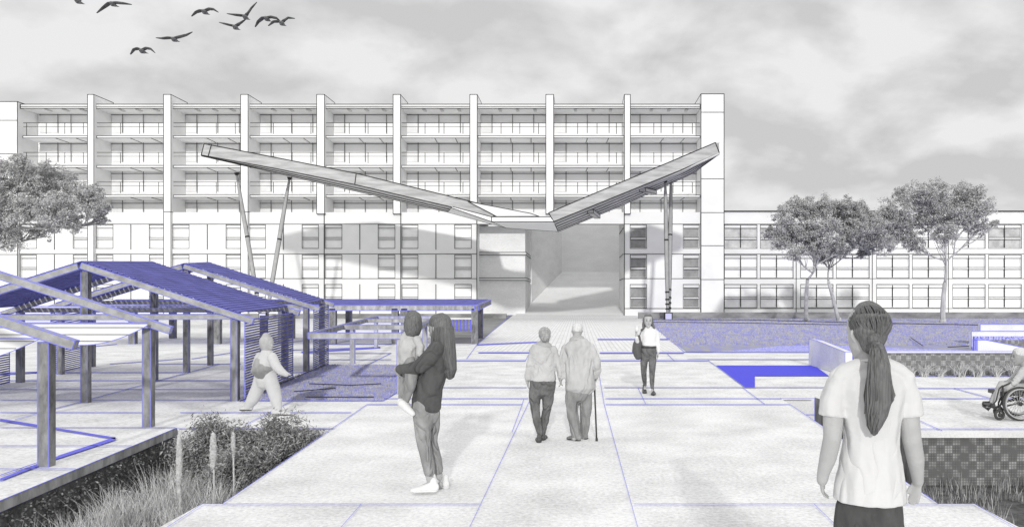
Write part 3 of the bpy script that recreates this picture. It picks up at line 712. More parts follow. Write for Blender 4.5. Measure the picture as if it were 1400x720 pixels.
gable(p0, (-5.91, 11.20), (-8.47, 10.9, 2.31), (-11.0, 10.6), 1.43, tie=False)
p1 = empty('pergola', (-8.6, 15.5, 0), 'middle gabled pergola with indigo slat roof behind the striding hooded figure', 'pergola', GRP)
En, Rn, Ln = V((-5.91, 14.04, 1.47)), V((-8.46, 13.72, 2.35)), V((-11.02, 13.4, 1.47))
Ef, Rf, Lf_ = V((-6.37, 17.7, 1.54)), V((-9.21, 17.38, 2.51)), V((-11.98, 17.1, 1.54))
gable(p1, En, Rn, Ln, 1.47); gable(p1, Ef, Rf, Lf_, 1.54)
up_ = V((0, 0, .075))
slats(p1, Rn+up_, En+up_, Rf+up_, Ef+up_, 27, .078, .02)
slats(p1, Rn+up_, Ln+up_, Rf+up_, Lf_+up_, 27, .078, .02)
screen(p1, (En.x+.1, En.y, 0), (Ef.x+.1, Ef.y, 0), 1.45, 1.52); screen(p1, (Ln.x-.1, Ln.y, 0), (Lf_.x-.1, Lf_.y, 0), 1.45, 1.52)
for f in (.33, .66): p = Ln.lerp(Lf_, f); column(p1, p.x, p.y, 1.45)
column(p1, En.lerp(Ef, .5).x-.05, En.lerp(Ef, .5).y, 1.45)
p3 = empty('pergola', (-9.6, 20.3, 0), 'farther gabled pergola with indigo slat roof, its screen next to the small lawn', 'pergola', GRP)
E3, R3, L3 = V((-6.54, 19.6, 1.60)), P(252, 364, 19.24), V((-12.28, 18.9, 1.60))
F3, S3, K3 = V((-6.86, 21.8, 1.68)), P(285, 362, 21.4), V((-12.8, 21.0, 1.68))
gable(p3, E3, R3, L3, 1.60); gable(p3, F3, S3, K3, 1.68)
slats(p3, R3+up_, E3+up_, S3+up_, F3+up_, 27, .085, .02); slats(p3, R3+up_, L3+up_, S3+up_, K3+up_, 27, .085, .02)
screen(p3, (E3.x+.1, E3.y, 0), (F3.x+.1, F3.y, 0), 1.58, 1.66); screen(p3, (L3.x-.1, L3.y, 0), (K3.x-.1, K3.y, 0), 1.58, 1.66)
# low open frame beside the lawn
p5 = empty('pergola', (-5, 20, 0), 'low flat open beam frame behind the mother and child', 'pergola', GRP)
za = 1.09; A = V((-5.04, 15.1, za)); B_ = V((-3.30, 15.1, za)); D_ = V((-7.22, 28.9, za)); C_ = V((-5.0, 28.9, za))
for f in (0, .32, .72, 1.0): beam(p5, A.lerp(D_, f), B_.lerp(C_, f), .12, .11, 'beam', 'concrete')
beam(p5, A+V((0, .07, .002)), D_-V((0, .07, -.002)), .12, .10, 'beam', 'post'); beam(p5, B_+V((0, .07, .002)), C_-V((0, .07, -.002)), .12, .10, 'beam', 'post')
for p in (A.lerp(D_, 1), B_.lerp(C_, .0), B_.lerp(C_, .5), B_.lerp(C_, 1), A.lerp(D_, .5)): column(p5, p.x-.03, p.y+.02, za-.055, .12, m='concrete')
# long flat pergola
p4 = empty('pergola', (-11, 33.5, 0), 'long flat roofed pergola with indigo slats ending beside the path', 'pergola', GRP)
a0, a1 = P(140, 415, 31.4), P(649, 415, 31.4); b0, b1 = P(160, 409.5, 36), P(667, 409.5, 36)
a0.z = a1.z = 1.50; b0.z = b1.z = 1.70
beam(p4, a0+V((0, 0, -.09)), a1+V((0, 0, -.09)), .14, .20, 'beam', 'concrete', .03); beam(p4, b0+V((0, 0, -.09)), b1+V((0, 0, -.09)), .14, .18, 'beam', 'concrete', .03)
beam(p4, a1+V((.07, .0, -.085)), b1+V((.07, 0, -.085)), .14, .2, 'beam', 'post', .03)
slats(p4, a0+V((0, 0, .03)), b0+V((0, 0, .03)), a1+V((0, 0, .03)), b1+V((0, 0, .03)), 24, .15, .03)
for px in (181, 297, 385, 455, 540, 553, 649): column(p4, (px-CX)/F*31.4, 31.45, 1.38, .24)
for px in (238, 325, 400, 478, 562, 657): column(p4, (px-CX)/F*36, 35.9, 1.55, .24)
# white canvas valance hanging from the near pergola
g = MB(); n = 60; yv = 11.05
def low(px):
    if px > 57: t = (px-57)/(201-57); return 462+(445-462)*t+ 17*math.sin(math.pi*t)**.9*1.0
    t = (57-px)/230; return 462+34*math.sin(math.pi*t)
pts = [(-170+k*(371)/n) for k in range(n+1)]
for a, c in zip(pts, pts[1:]):
    t0 = P(a, 441.5, yv); t1 = P(c, 441.5, yv); u0 = P(a, low(a), yv); u1 = P(c, low(c), yv); d = V((0, .015, 0))
    g.face([u0, u1, t1, t0], 0); g.face([u0+d, u1+d, t1+d, t0+d], 0); g.face([u0, u1, u1+d, u0+d], 0)
    g.line(u0+V((0, -.004, 0)), u1+V((0, -.004, 0)), .010, 1)
    for y in (447.5, 457, 466, 476, 486):
        if low(a) > y and low(c) > y: g.line(P(a, y, yv-.004), P(c, y, yv-.004), .014, 2)
g.line(P(-170, 441.5, yv-.01), P(201, 441.5, yv-.01), .02, 1)
g.line(P(-30, 462.5, yv-.01), P(57, 462.5, yv-.01), .014, 1)
tag(g.build('canvas_valance', [M['fabric'], M['bluefine'], M['stripe']], recalc=False), 'white scalloped canvas with grey seams hanging under the nearest pergola rafters', 'canvas')
g = MB(); yv = 18.2
g.prism([P(35, 418.5, yv), P(285, 418.5, yv), P(320, 426.5, yv), P(20, 426.5, yv)], (0, .04, 0), 0); 
for y in (418.5, 422.5, 426.5): g.line(P(30, y, yv-.01), P(300, y, yv-.01), .02, 1 if y != 422.5 else 2)
tag(g.build('canvas_band', [M['fabric'], M['bluefine'], M['stripe']]), 'flat white canvas band stretched under the indigo slat roofs', 'canvas')
# slatted bin in blue
q = empty('slatted_bench', P(634, 452, 44), 'small blue slatted bench under the end of the long flat pergola', 'bench')
g = MB(); c = P(634, 451, 44)
for k in range(9): x = c.x-.75+k*.19; g.box(x-.04, x+.04, 43.9, 43.97, .0, .62, 0)
g.build('slat_front', [M['blue']], q); g = MB(); g.box(c.x-.85, c.x+.85, 43.8, 44.6, .625, .7, 0); g.build('seat', [M['wallwhite']], q)

# ------------------------------------------------------------------ low walls and steps at the right
t = empty('planter_wall', (12, 18.7, 0), 'low woven block wall with white coping, ending in a white flank behind the woman', 'wall')
g = MB(); g.box(6.40, 16.5, 18.70, 18.9, 0, .52, 0); g.build('block_face', [M['basket2']], t)
g = MB(); g.box(6.38, 16.5, 18.66, 18.95, .522, .56, 0, 'front', .012); g.line((6.36, 18.65, 0), (6.36, 18.65, .55), .018, 1); g.build('coping', [M['wallwhite'], M['bluefine']], t)
g = MB(); prof = [(21.5, 0), (18.6, 0), (18.6, .55), (20.9, .70), (21.5, .70)]
g.prism([(6.18, y, z) for y, z in prof], (.17, 0, 0), 0, .014); g.build('flank_wall', [M['wallwhite'], M['bluefine']], t)
t = empty('white_steps', P(1400, 463, 28), 'white stepped blocks with blue edges beyond the low block wall', 'steps')
for (px, ya, yb, Y) in ((1328, 452.5, 463.5, 28.2), (1340, 443, 452, 30.5)):
    g = MB(); p = P(px, ya, Y); q_ = P(px, yb, Y); g.box(p.x, 20, Y, Y+.15, 0, p.z, 0, 'front', .03); g.build('step', [M['wallwhite'], M['bluefine']], t)
g = MB(); p = P(1328, 459.5, 28.1); g.box(p.x+.1, 20, 28.06, 28.19, P(0, 464.5, 28.1).z, P(0, 459.5, 28.1).z, 0); g.build('blue_band', [M['bluehatch']], t)
g = MB(); Y = 27.1
g.prism([P(1335, 480.2, Y), P(1335, 464.5, Y), P(1348, 464.5, Y), P(1420, 479, Y), P(1420, 480.2, Y)], (0, .2, 0), 0, .03)
for k in range(5): g.line(P(1330+k*1.6, 480, Y-.05-.02*k), P(1330+k*1.6, 463, Y-.05-.02*k), .022, 2)
tag(reorigin(g.build('ramp_wall', [M['wallwhite'], M['bluefine'], M['blue']]), P(1360, 480, Y)), 'white tapering ramp wall with blue edge in front of the white steps', 'wall')
g = MB(); p = P(1348, 465, 27.5); g.box(p.x, 20, 27.5, 27.7, 0, p.z, 0)
tag(reorigin(g.build('block_wall', [M['basket2']]), (17, 27.6, 0)), 'short woven block wall behind the white tapering ramp wall', 'wall')

# ------------------------------------------------------------------ trees
def leaf_face(b, p, size, m, rng, long=2.2):
    d = V((rng.gauss(0, 1), rng.gauss(0, 1), rng.gauss(0, .8))).normalized(); n = d.orthogonal().normalized()
    n.rotate(Matrix.Rotation(rng.random()*6.28, 3, d)); l = size*rng.uniform(.6, 1.3); w_ = l/long
    b.face([p-d*l/2, p+n*w_/2, p+d*l/2, p-n*w_/2], m)
def limb(b, p0, p1, r0, r1, rng, bend=.12, n=6, seg=7, sag=0.0):
    p0, p1 = V(p0), V(p1); L_ = (p1-p0).length; off = V((rng.uniform(-1, 1), rng.uniform(-1, 1), rng.uniform(-.4, .6)))*L_*bend
    pts = []
    for k in range(n+1):
        t_ = k/n; pts.append(p0.lerp(p1, t_)+off*math.sin(math.pi*t_)+V((0, 0, -sag*L_*math.sin(math.pi*t_))))
    b.tube(pts, [r0+(r1-r0)*(k/n)**.8 for k in range(n+1)], 0, seg); return pts
def tree(name, label, base, fork, blobs, Y, nleaf, lsize, seed, tr=.16, dy=1.6, shades=(0, 1, 2), bark='bark', limbs_from=None, clump=.27):
    rng = random.Random(seed); base = V(base); fork = V(fork)
    root = empty(name, base, label, 'tree', 'trees around the buildings')
    cs = []
    for (px, py, r) in blobs:
        cs.append((P(px, py, Y+rng.uniform(-dy, dy)), r/F*Y))
    tb = MB(); pts = limb(tb, base-V((0, 0, .05)), fork, tr, tr*.72, rng, .03, 6, 10)
    tb.loft([(base-V((0, 0, .05)), tr*1.5, tr*1.5), (base+V((0, 0, .3)), tr, tr)], None, 0, 10, 0)
    tb.build('trunk', [M[bark]], root)
    lb = MB(); tips = []
    order = sorted(cs, key=lambda c: (c[0]-fork).length); grown = [fork]
    for c, r in order:
        g0 = min(grown, key=lambda q: (q-c).length+.55*(q-fork).length)
        e = c+V((0, 0, -r*.25))
        f = (g0-fork).length
        ps = limb(lb, g0, e, max(.035, tr*.55/(1+f*.35)), .03, rng, .07, 7, 6, .06); grown.append(ps[4]); grown.append(ps[2])
        for k in range(11):
            d = V((rng.gauss(0, 1), rng.gauss(0, 1), rng.gauss(.1, .8))).normalized()
            q1 = c+d*r*rng.uniform(.55, 1.0); limb(lb, ps[rng.choice((3, 4, 5, 6))], q1, .028, .010, rng, .1, 3, 4); tips.append(q1)
    lb.build('limb', [M[bark]], root)
    cr = MB(); tot = sum(r**2 for c, r in cs)
    for c, r in cs:
        k = int(nleaf*r*r/tot); sub = []
        for j in range(58):
            d = V((rng.gauss(0, 1), rng.gauss(0, 1), rng.gauss(0, 1))).normalized()
            sub.append((c+V((d.x, d.y*1.1, d.z*.85))*r*rng.uniform(.3, 1.02), r*rng.uniform(.13, clump), rng.choice(shades)))
        for j in range(k):
            q, rr, m = rng.choice(sub); d = V((rng.gauss(0, 1), rng.gauss(0, 1), rng.gauss(0, .75)))*rr*.55
            leaf_face(cr, q+d, lsize, m if rng.random() < .8 else rng.choice((0, 1, 2)), rng)
    cr.build('crown', [M['leaf'], M['leaf2'], M['leaf3']], root, recalc=False)
    return root
t3 = [(1198, 310, 22), (1203, 332, 19), (1180, 325, 18), (1212, 296, 18), (1222, 288, 24), (1250, 268, 22), (1284, 262, 20), (1318, 266, 20), (1342, 283, 18), (1240, 308, 26), (1276, 296, 26), (1312, 298, 25), (1212, 322, 20), (1250, 332, 18), (1338, 312, 14), (1190, 334, 14), (1290, 322, 18), (1268, 266, 17), (1302, 276, 22), (1264, 282, 22), (1331, 292, 20), (1228, 300, 20), (1360, 305, 7), (1232, 266, 14), (1338, 263, 12)]
tree('umbrella_tree', 'largest spreading tree on the lawn, right of the ponytailed head', G(1289, 441), P(1292, 386, 58), t3, 58.5, 70000, .14, 31, tr=.20)
t1 = [(1076, 300, 22), (1100, 285, 20), (1130, 281, 18), (1160, 283, 18), (1068, 328, 18), (1095, 318, 24), (1125, 312, 24), (1155, 312, 22), (1088, 345, 15), (1120, 338, 16), (1150, 338, 16), (1052, 318, 12), (1170, 300, 16), (1084, 284, 18), (1115, 288, 22), (1146, 292, 22), (1110, 328, 20)]
tree('umbrella_tree', 'spreading tree with straight pale trunk, leftmost of those on the lawn', G(1102.5, 439), P(1104, 382, 60), t1, 60, 60000, .14, 47, tr=.17)
t2 = [(1178, 292, 20), (1190, 312, 22), (1168, 330, 16), (1140, 345, 14), (1122, 352, 12), (1195, 298, 12), (1180, 345, 10)]
tree('umbrella_tree', 'smaller dark tree with leaning trunk between the two larger lawn trees', G(1147, 439), P(1133, 386, 61), t2, 62.5, 28000, .14, 53, tr=.16, shades=(0, 2, 2), bark='bark')
YL = 34.0
tl = [(12, 240, 30), (45, 245, 30), (82, 248, 26), (112, 262, 22), (126, 284, 18), (140, 290, 8), (148, 283, 6), (80, 285, 30), (42, 288, 32), (0, 290, 34), (-32, 262, 38), (100, 305, 18), (60, 315, 20), (15, 322, 24), (-30, 310, 30), (130, 265, 12), (-60, 285, 34), (28, 222, 14), (140, 302, 9), (-20, 222, 20), (62, 228, 12)]
tree('umbrella_tree', 'big bushy tree leaning in at the left edge before the building', G(-62, 466), P(-45, 395, YL), tl, YL, 80000, .085, 61, tr=.18, dy=1.2, bark='bark_dark')
# ------------------------------------------------------------------ shrubs, grasses, plumes
def shrub(label, c, rad, hgt, n, seed):
    rng = random.Random(seed); c = V(c); root = empty('shrub', (c.x, c.y, BED), label, 'shrub', 'dark shrubs in the sunken bed')
    st = MB(); tips = []
    for k in range(46):
        a = rng.random()*6.28; rr = rng.random()**.5; q = V((c.x+math.cos(a)*rr*rad*.95, c.y+math.sin(a)*rr*rad*.9, BED+(hgt-BED)*(1-.42*rr*rr)*rng.uniform(.72, 1)))
        ps = limb(st, (c.x+rng.uniform(-.08, .08), c.y+rng.uniform(-.08, .08), BED), q, .012, .004, rng, .08, 5, 4); tips += ps[2:]
    st.build('stem', [M['bark_dark']], root)
    lf = MB()
    for k in range(n):
        q = rng.choice(tips); d = V((rng.gauss(0, 1), rng.gauss(0, 1), rng.gauss(0, .9)))*.075
        p = q+d
        if p.x > -3.40 and p.z < .03: continue
        leaf_face(lf, p, .055, 0 if rng.random() < .7 else 1, rng, 3.6)
    lf.build('foliage', [M['shrub'], M['shrub2']], root, recalc=False); return root
shrub('dark leafy shrub beside the platform corner, behind the pale plumes', (-4.64, 10.35, 0), .52, .27, 30000, 5)
shrub('dark leafy shrub beside the path edge, right of the plumes', (-3.86, 10.5, 0), .54, .26, 30000, 8)
shrub('low dark shrub under the plumes against the path', (-3.95, 9.4, 0), .5, .05, 14000, 9)
def blades(b, c, n, h, spread, rng, wd=.007, m=0, bend=.35):
    for k in range(n):
        a = rng.random()*6.28; r = rng.random()**.5*spread; p = V((c[0]+math.cos(a)*r, c[1]+math.sin(a)*r, c[2])); hh = h*rng.uniform(.55, 1.1)
        d = V((rng.gauss(0, 1), rng.gauss(0, 1), 0))*bend*hh*.5; s = V((rng.uniform(-1, 1), rng.uniform(-1, 1), 0)).normalized()*wd
        pts = [p+V((0, 0, hh*t))+d*t*t for t in (0, .4, .75, 1)]; ws = (1, .85, .5, .05)
        for i in range(3): b.face([pts[i]-s*ws[i], pts[i]+s*ws[i], pts[i+1]+s*ws[i+1], pts[i+1]-s*ws[i+1]], m if rng.random() < .75 else 1-m)
rng = random.Random(77)
b = MB()
for k in range(80):
    y = rng.uniform(6.2, 9.2); x0 = -4.9; x = rng.uniform(-4.75, -3.55)
    if x > -4.0-.0 and y > 8.6: continue
    blades(b, (x, y, BED), 75, rng.uniform(.38, .68), .11, rng, .0042, bend=.5)
tag(b.build('bed_grass', [M['grass'], M['shrub2']], recalc=False), 'pale wispy grasses filling the front of the left sunken bed', 'grass', kind='stuff')
b = MB()
for k in range(300):
    a = rng.uniform(3.6, 12); y = rng.uniform(5.0, 10.6); x = rng.uniform(3.6, 8.5)
    blades(b, (x, y, BED), 14, rng.uniform(.10, .30), .12, rng, .0045)
tag(b.build('bed_weeds', [M['shrub2'], M['shrub']], recalc=False), 'dark weedy growth covering the right sunken bed', 'ground cover', kind='stuff')
b = MB()
for k in range(9000):
    y = rng.uniform(5.5, 11.1); x = rng.uniform(-5.4, -3.45); z = BED+rng.uniform(0, .22)+.1*math.sin(x*7)*math.sin(y*5)
    leaf_face(b, V((x, y, z)), .07, 0 if rng.random() < .8 else 1, rng, 2.2)
tag(b.build('bed_ground_cover', [M['shrub'], M['leaf']], recalc=False), 'dark leafy ground cover on the floor of the left sunken bed', 'ground cover', kind='stuff')
def plume(label, px, ytop, Y, hw, hlen):
    t_ = P(px, ytop, Y); root = empty('flower_spike', (t_.x, Y, BED), label, 'flower spike', 'tall pale flower spikes')
    s = MB(); s.tube([(t_.x, Y, BED), (t_.x+.01, Y, (BED+t_.z)/2), (t_.x, Y, t_.z-.02)], [.012, .010, .008]); s.build('stem', [M['grass_pale']], root)
    h = MB(); n = 10; rr = random.Random(int(px))
    h.loft([(V((t_.x, Y, t_.z-hlen*k/n)), hw*math.sin(math.pi*(.08+.86*k/n))**.5, hw*math.sin(math.pi*(.08+.86*k/n))**.5) for k in range(n+1)], (1, 0, 0), 0, 9, 1)
    for k in range(320):
        f = rr.random(); a = rr.random()*6.28; r = hw*math.sin(math.pi*(.08+.86*f))**.5; p = V((t_.x+math.cos(a)*r, Y+math.sin(a)*r, t_.z-hlen*f)); leaf_face(h, p, .022, 0, rr, 2)
    h.build('flower_head', [M['grass_pale']], root)
plume('pale flower spike nearest the platform corner, leftmost of the three', 245, 594, 7.9, .030, .62)
plume('tall pale flower spike standing in the middle of the three', 291.5, 592.5, 8.2, .034, .36)
plume('slender pale flower spike closest to the path', 318.5, 591.5, 8.6, .024, .26)
# fern and agave at lower left
def fronds(name, label, c, n, ln_, seed, up=.6, m='shrub2', cat='plant'):
    rng = random.Random(seed); c = V(c); b = MB()
    for k in range(n):
        a = rng.random()*6.28; d = V((math.cos(a), math.sin(a), 0)); l = ln_*rng.uniform(.7, 1.1); u_ = up*rng.uniform(.7, 1.2)
        pts = [c+d*l*t+V((0, 0, u_*l*(1.7*t-1.2*t*t))) for t in [i/9 for i in range(10)]]
        b.tube(pts, .003, 0, 4)
        sd = d.cross(V((0, 0, 1)))
        for i in range(1, 9):
            for s in (-1, 1):
                w_ = .13*math.sin(math.pi*i/9)**.7*ln_/.5; p = pts[i]; q = p+sd*s*w_+d*.03+V((0, 0, -.01)); b.face([p-d*.012, p+d*.012, q+d*.004, q-d*.004], 0)
    return tag(reorigin(b.build(name, [M[m]], recalc=False), c), label, cat)
fronds('fern', 'feathery fern low in the bed at the bottom left', (-4.55, 6.95, -.62), 16, .42, 4, 1.15)
fronds('fern', 'second fern between the fern at the frame edge and the pale spikes', (-4.25, 7.5, BED), 16, .40, 6, .95)
def tuft(loc, label, seed, s=1.0, base=None):
    rng = random.Random(seed); b = MB(); blades(b, (0, 0, 0), 70, .30*s, .11*s, rng, .010, bend=1.1)
    o = b.build('grass_tuft', [M['grass_pale'], M['grass']], recalc=False); o.location = loc; return tag(o, label, 'grass tuft', 'pale grass tufts along the low block wall')
names = ['pale grass tuft closest to the woman in the white tee', 'second pale tuft from the ponytailed woman along the block wall', 'small pale tuft, third from the ponytailed woman', 'largest pale grass tuft, midway along the low block wall', 'pale bushy tuft right of the largest one', 'small pale grass tuft left of the wheelchair user', 'pale grass tuft beside the wheelchair user']
for i, (px, s) in enumerate([(1240, .8), (1259, .95), (1281, .7), (1307, 1.15), (1331, 1.05), (1357, .75), (1381, 1.05)]):
    p = G(px, 513.6); tuft((p.x, 18.42, 0), names[i], 100+i, s)

# ------------------------------------------------------------------ gulls
def gull(label, body, wl, wr, Y=30.0):
    """body centre and the two wings as photo points: root side out to the tip"""
    c = P(*body, Y); root = empty('gull', c, label, 'bird', 'gulls in the sky at upper left')
    r = .075
    b = MB(); b.loft([(c+V((.0, -.22, -.03)), .02, .02), (c+V((0, -.15, -.02)), .06, .06), (c+V((0, -.02, -.03)), .095, .085), (c+V((0, .14, -.02)), .06, .05), (c+V((0, .26, 0)), .03, .015), (c+V((0, .33, 0)), .06, .008)], (1, 0, 0), 0, 10, 1)
    b.build('body', [M['bird']], root)
    for wing in (wl, wr):
        pts = [c+V((0, 0, .03))]+[P(x, y, Y+.05*i) for i, (x, y) in enumerate(wing)]
        P_ = []
        for i in range(len(pts)-1):
            for k in range(4): P_.append(pts[i].lerp(pts[i+1], k/4))
        P_.append(pts[-1]); n = len(P_)-1
        b = MB(); b.loft([(p, .012+.03*math.sin(math.pi*min(1, (k/n)*.95+.05)), .13*(1-.75*(k/n)**1.6)) for k, p in enumerate(P_)], (0, 0, 1), 0, 8, 1)
        b.build('wing', [M['birdwing']], root)
gull('gull with only its lower body in frame at the top edge', (107, 1.5), [(101, -2), (95, -7)], [(112, -3), (120, -8)])
gull('gull with wide arched wings nearest the frame top, second from left', (154.5, 5.2), [(149, 5), (141, 11), (132.5, 18)], [(160, 4), (170, 5), (180, 6.5)])
gull('gull with drooped wings in the middle of the flock top', (280, 16), [(274, 15), (268, 17), (262, 22.5)], [(286, 12.5), (292, 13), (298.5, 17)])
gull('gull with one wing raised high, top of the right cluster', (335.6, 23), [(330, 21.5), (320, 20.5), (310.5, 19)], [(338.5, 19), (344, 11), (351, 3.5)])
gull('gull below the one with a raised wing', (322, 37), [(316, 35), (308, 33), (300, 31)], [(327, 33), (332, 29.5), (337, 26)])
gull('gull with broad arched wings in the right cluster', (365, 25.3), [(359, 25), (353, 30), (349, 37)], [(371, 23.5), (378, 25), (383, 29)])
gull('rightmost gull, wings bent', (385.6, 31.5), [(380, 29.5), (374, 30), (367, 35.5)], [(389, 28), (394, 24.5), (403, 25.5)])
gull('gull gliding with nearly level wings in the centre of the flock', (238.4, 53.5), [(231, 52), (222, 52.8), (213.5, 52)], [(246, 50.5), (255, 48), (263, 44)])
gull('lowest gull, wings folded down like a bracket', (194.8, 69.5), [(189, 66.5), (183, 68), (178.5, 74.5)], [(200, 66), (206, 67), (212, 72.5)])
# ------------------------------------------------------------------ people
def solid(mb, name, m, parent, vox, smooth=4, disp=0.0, dscale=.15, sub=False):
    """grow one continuous skin over the lofts"""
    o = mb.build(name, [m] if not isinstance(m, list) else m, parent)
    md = o.modifiers.new('r', 'REMESH'); md.mode = 'VOXEL'; md.voxel_size = vox; md.use_smooth_shade = True
    sm = o.modifiers.new('s', 'SMOOTH'); sm.factor = .5; sm.iterations = smooth
    if disp:
        tx = bpy.data.textures.new('fold', 'CLOUDS'); tx.noise_scale = dscale; tx.noise_depth = 2
        d = o.modifiers.new('d', 'DISPLACE'); d.texture = tx; d.strength = disp; d.mid_level = .5; d.texture_coords = 'LOCAL'
    dg = bpy.context.evaluated_depsgraph_get(); dg.update()
    me = bpy.data.meshes.new_from_object(o.evaluated_get(dg)); o.modifiers.clear(); old = o.data; o.data = me; me.name = name
    me.polygons.foreach_set('use_smooth', [True]*len(me.polygons)); bpy.data.meshes.remove(old)
    if not me.materials: me.materials.append(m)
    return o
UP = V((0, 0, 1))
HEADS = [(0.0, .15, .13, .20), (.08, .22, .22, .14), (.2, .285, .32, .08), (.35, .32, .38, .03), (.5, .335, .42, .0), (.65, .345, .44, -.02), (.8, .32, .40, -.03), (.9, .265, .33, -.035), (.965, .16, .21, -.04), (1.0, .06, .08, -.04)]
def head(mb, chin, hh, f, up=UP, face=True):
    """chin: lowest point on the head axis; f: facing; hh: chin to crown"""
    f = V(f).normalized(); up = V(up).normalized(); s = f.cross(up).normalized()
    mb.loft([(chin+up*hh*t+f*hh*o_, a*hh, b_*hh) for t, a, b_, o_ in HEADS], s, 0, 18, 1)
    if face:
        c = lambda t, fo, so=0: chin+up*hh*t+f*hh*fo+s*hh*so
        mb.loft([(c(.52, .40), .03*hh, .03*hh), (c(.40, .46), .05*hh, .05*hh), (c(.35, .43), .06*hh, .04*hh)], s, 0, 8, 1)
        for k in (-1, 1):
            mb.loft([(c(.34, -.02, .32*k), .03*hh, .04*hh), (c(.46, -.03, .37*k), .035*hh, .06*hh), (c(.54, -.04, .36*k), .02*hh, .05*hh)], f, 0, 8, 1)
        mb.loft([(c(.20, .375, -.09), .03*hh, .03*hh), (c(.20, .40, 0), .04*hh, .03*hh), (c(.20, .375, .09), .03*hh, .03*hh)], f, 0, 8, 1)
        mb.loft([(c(.565, .36, -.17), .03*hh, .03*hh), (c(.58, .39, 0), .03*hh, .03*hh), (c(.565, .36, .17), .03*hh, .03*hh)], f, 0, 8, 1)
def face_parts(root, chin, hh, f, up=UP):
    f = V(f).normalized(); s = f.cross(UP).normalized(); c = lambda t, fo, so=0: chin+UP*hh*t+f*hh*fo+s*hh*so
    for k in (-1, 1):
        b = MB(); p = c(.50, .385, .14*k); b.loft([(p-s*.045*hh, .012*hh, .02*hh), (p, .03*hh, .035*hh), (p+s*.045*hh, .012*hh, .02*hh)], f, 0, 8, 1); b.build('eye', [M['eye']], root)
        b = MB(); p = c(.60, .40, .14*k); b.loft([(p-s*.07*hh-f*.02*hh, .01*hh, .015*hh), (p, .015*hh, .02*hh), (p+s*.07*hh-f*.02*hh, .01*hh, .015*hh)], f, 0, 8, 1); b.build('eyebrow', [M['hair']], root)
    b = MB(); b.loft([(c(.2, .415, -.08), .01*hh, .01*hh), (c(.2, .445, 0), .02*hh, .02*hh), (c(.2, .415, .08), .01*hh, .01*hh)], f, 0, 8, 1); b.build('mouth', [M['lip']], root)
def hair_cap(mb, chin, hh, f, t0=.42, k=1.10, back=.04, up=UP, low_back=.2):
    f = V(f).normalized(); s = f.cross(up).normalized()
    mb.loft([(chin+up*hh*(t*1.03+.01)+f*hh*(o_-back), a*hh*k, b_*hh*k*.97) for t, a, b_, o_ in HEADS if t >= t0], s, 0, 18, 0)
    mb.loft([(chin+up*hh*t+f*hh*(-.17), .29*hh, .26*hh) for t in (low_back+.12, .42, .55, .7)], s, 0, 16, 1)
def hand(mb, wrist, d, pn, size, curl=.5, thumb=1):
    """wrist point, direction of the hand, palm normal, length wrist to fingertip, thumb side (+1/-1)"""
    wrist = V(wrist); d = V(d).normalized(); pn = V(pn); pn = (pn-d*pn.dot(d)).normalized(); s = d.cross(pn).normalized(); L_ = size
    mb.loft([(wrist-d*.1*L_, .15*L_, .11*L_), (wrist+d*.05*L_, .15*L_, .10*L_), (wrist+d*.25*L_, .20*L_, .085*L_), (wrist+d*.48*L_, .22*L_, .07*L_)], s, 0, 12, 1)
    for k, (o_, l_) in enumerate(((-.165, .40), (-.055, .48), (.055, .45), (.165, .35))):
        o_ *= -thumb
        p = wrist+d*.46*L_+s*o_*L_; dd = d; pts = [(p-d*.08*L_, .05*L_, .05*L_)]; ang = curl*.45
        for j in range(3):
            ax = s; rot = Matrix.Rotation(ang if True else 0, 3, ax); d1 = (rot @ dd).normalized()
            if d1.dot(pn) < dd.dot(pn)-1e-4: d1 = (Matrix.Rotation(-ang, 3, ax) @ dd).normalized()
            dd = d1; p = p+dd*l_*L_*(.42, .33, .25)[j]; r = (.048, .043, .036)[j]*L_; pts.append((p, r, r)); ang = curl*.6
        mb.loft(pts, s, 0, 8, 1)
    t0 = wrist+d*.12*L_+s*.12*L_*thumb
    mb.loft([(t0, .075*L_, .07*L_), (t0+(d*.16+s*.12*thumb+pn*.06)*L_, .058*L_, .055*L_), (t0+(d*.30+s*.15*thumb+pn*.10)*L_, .047*L_, .045*L_), (t0+(d*.40+s*.13*thumb+pn*.13)*L_, .036*L_, .035*L_)], s, 0, 8, 1)

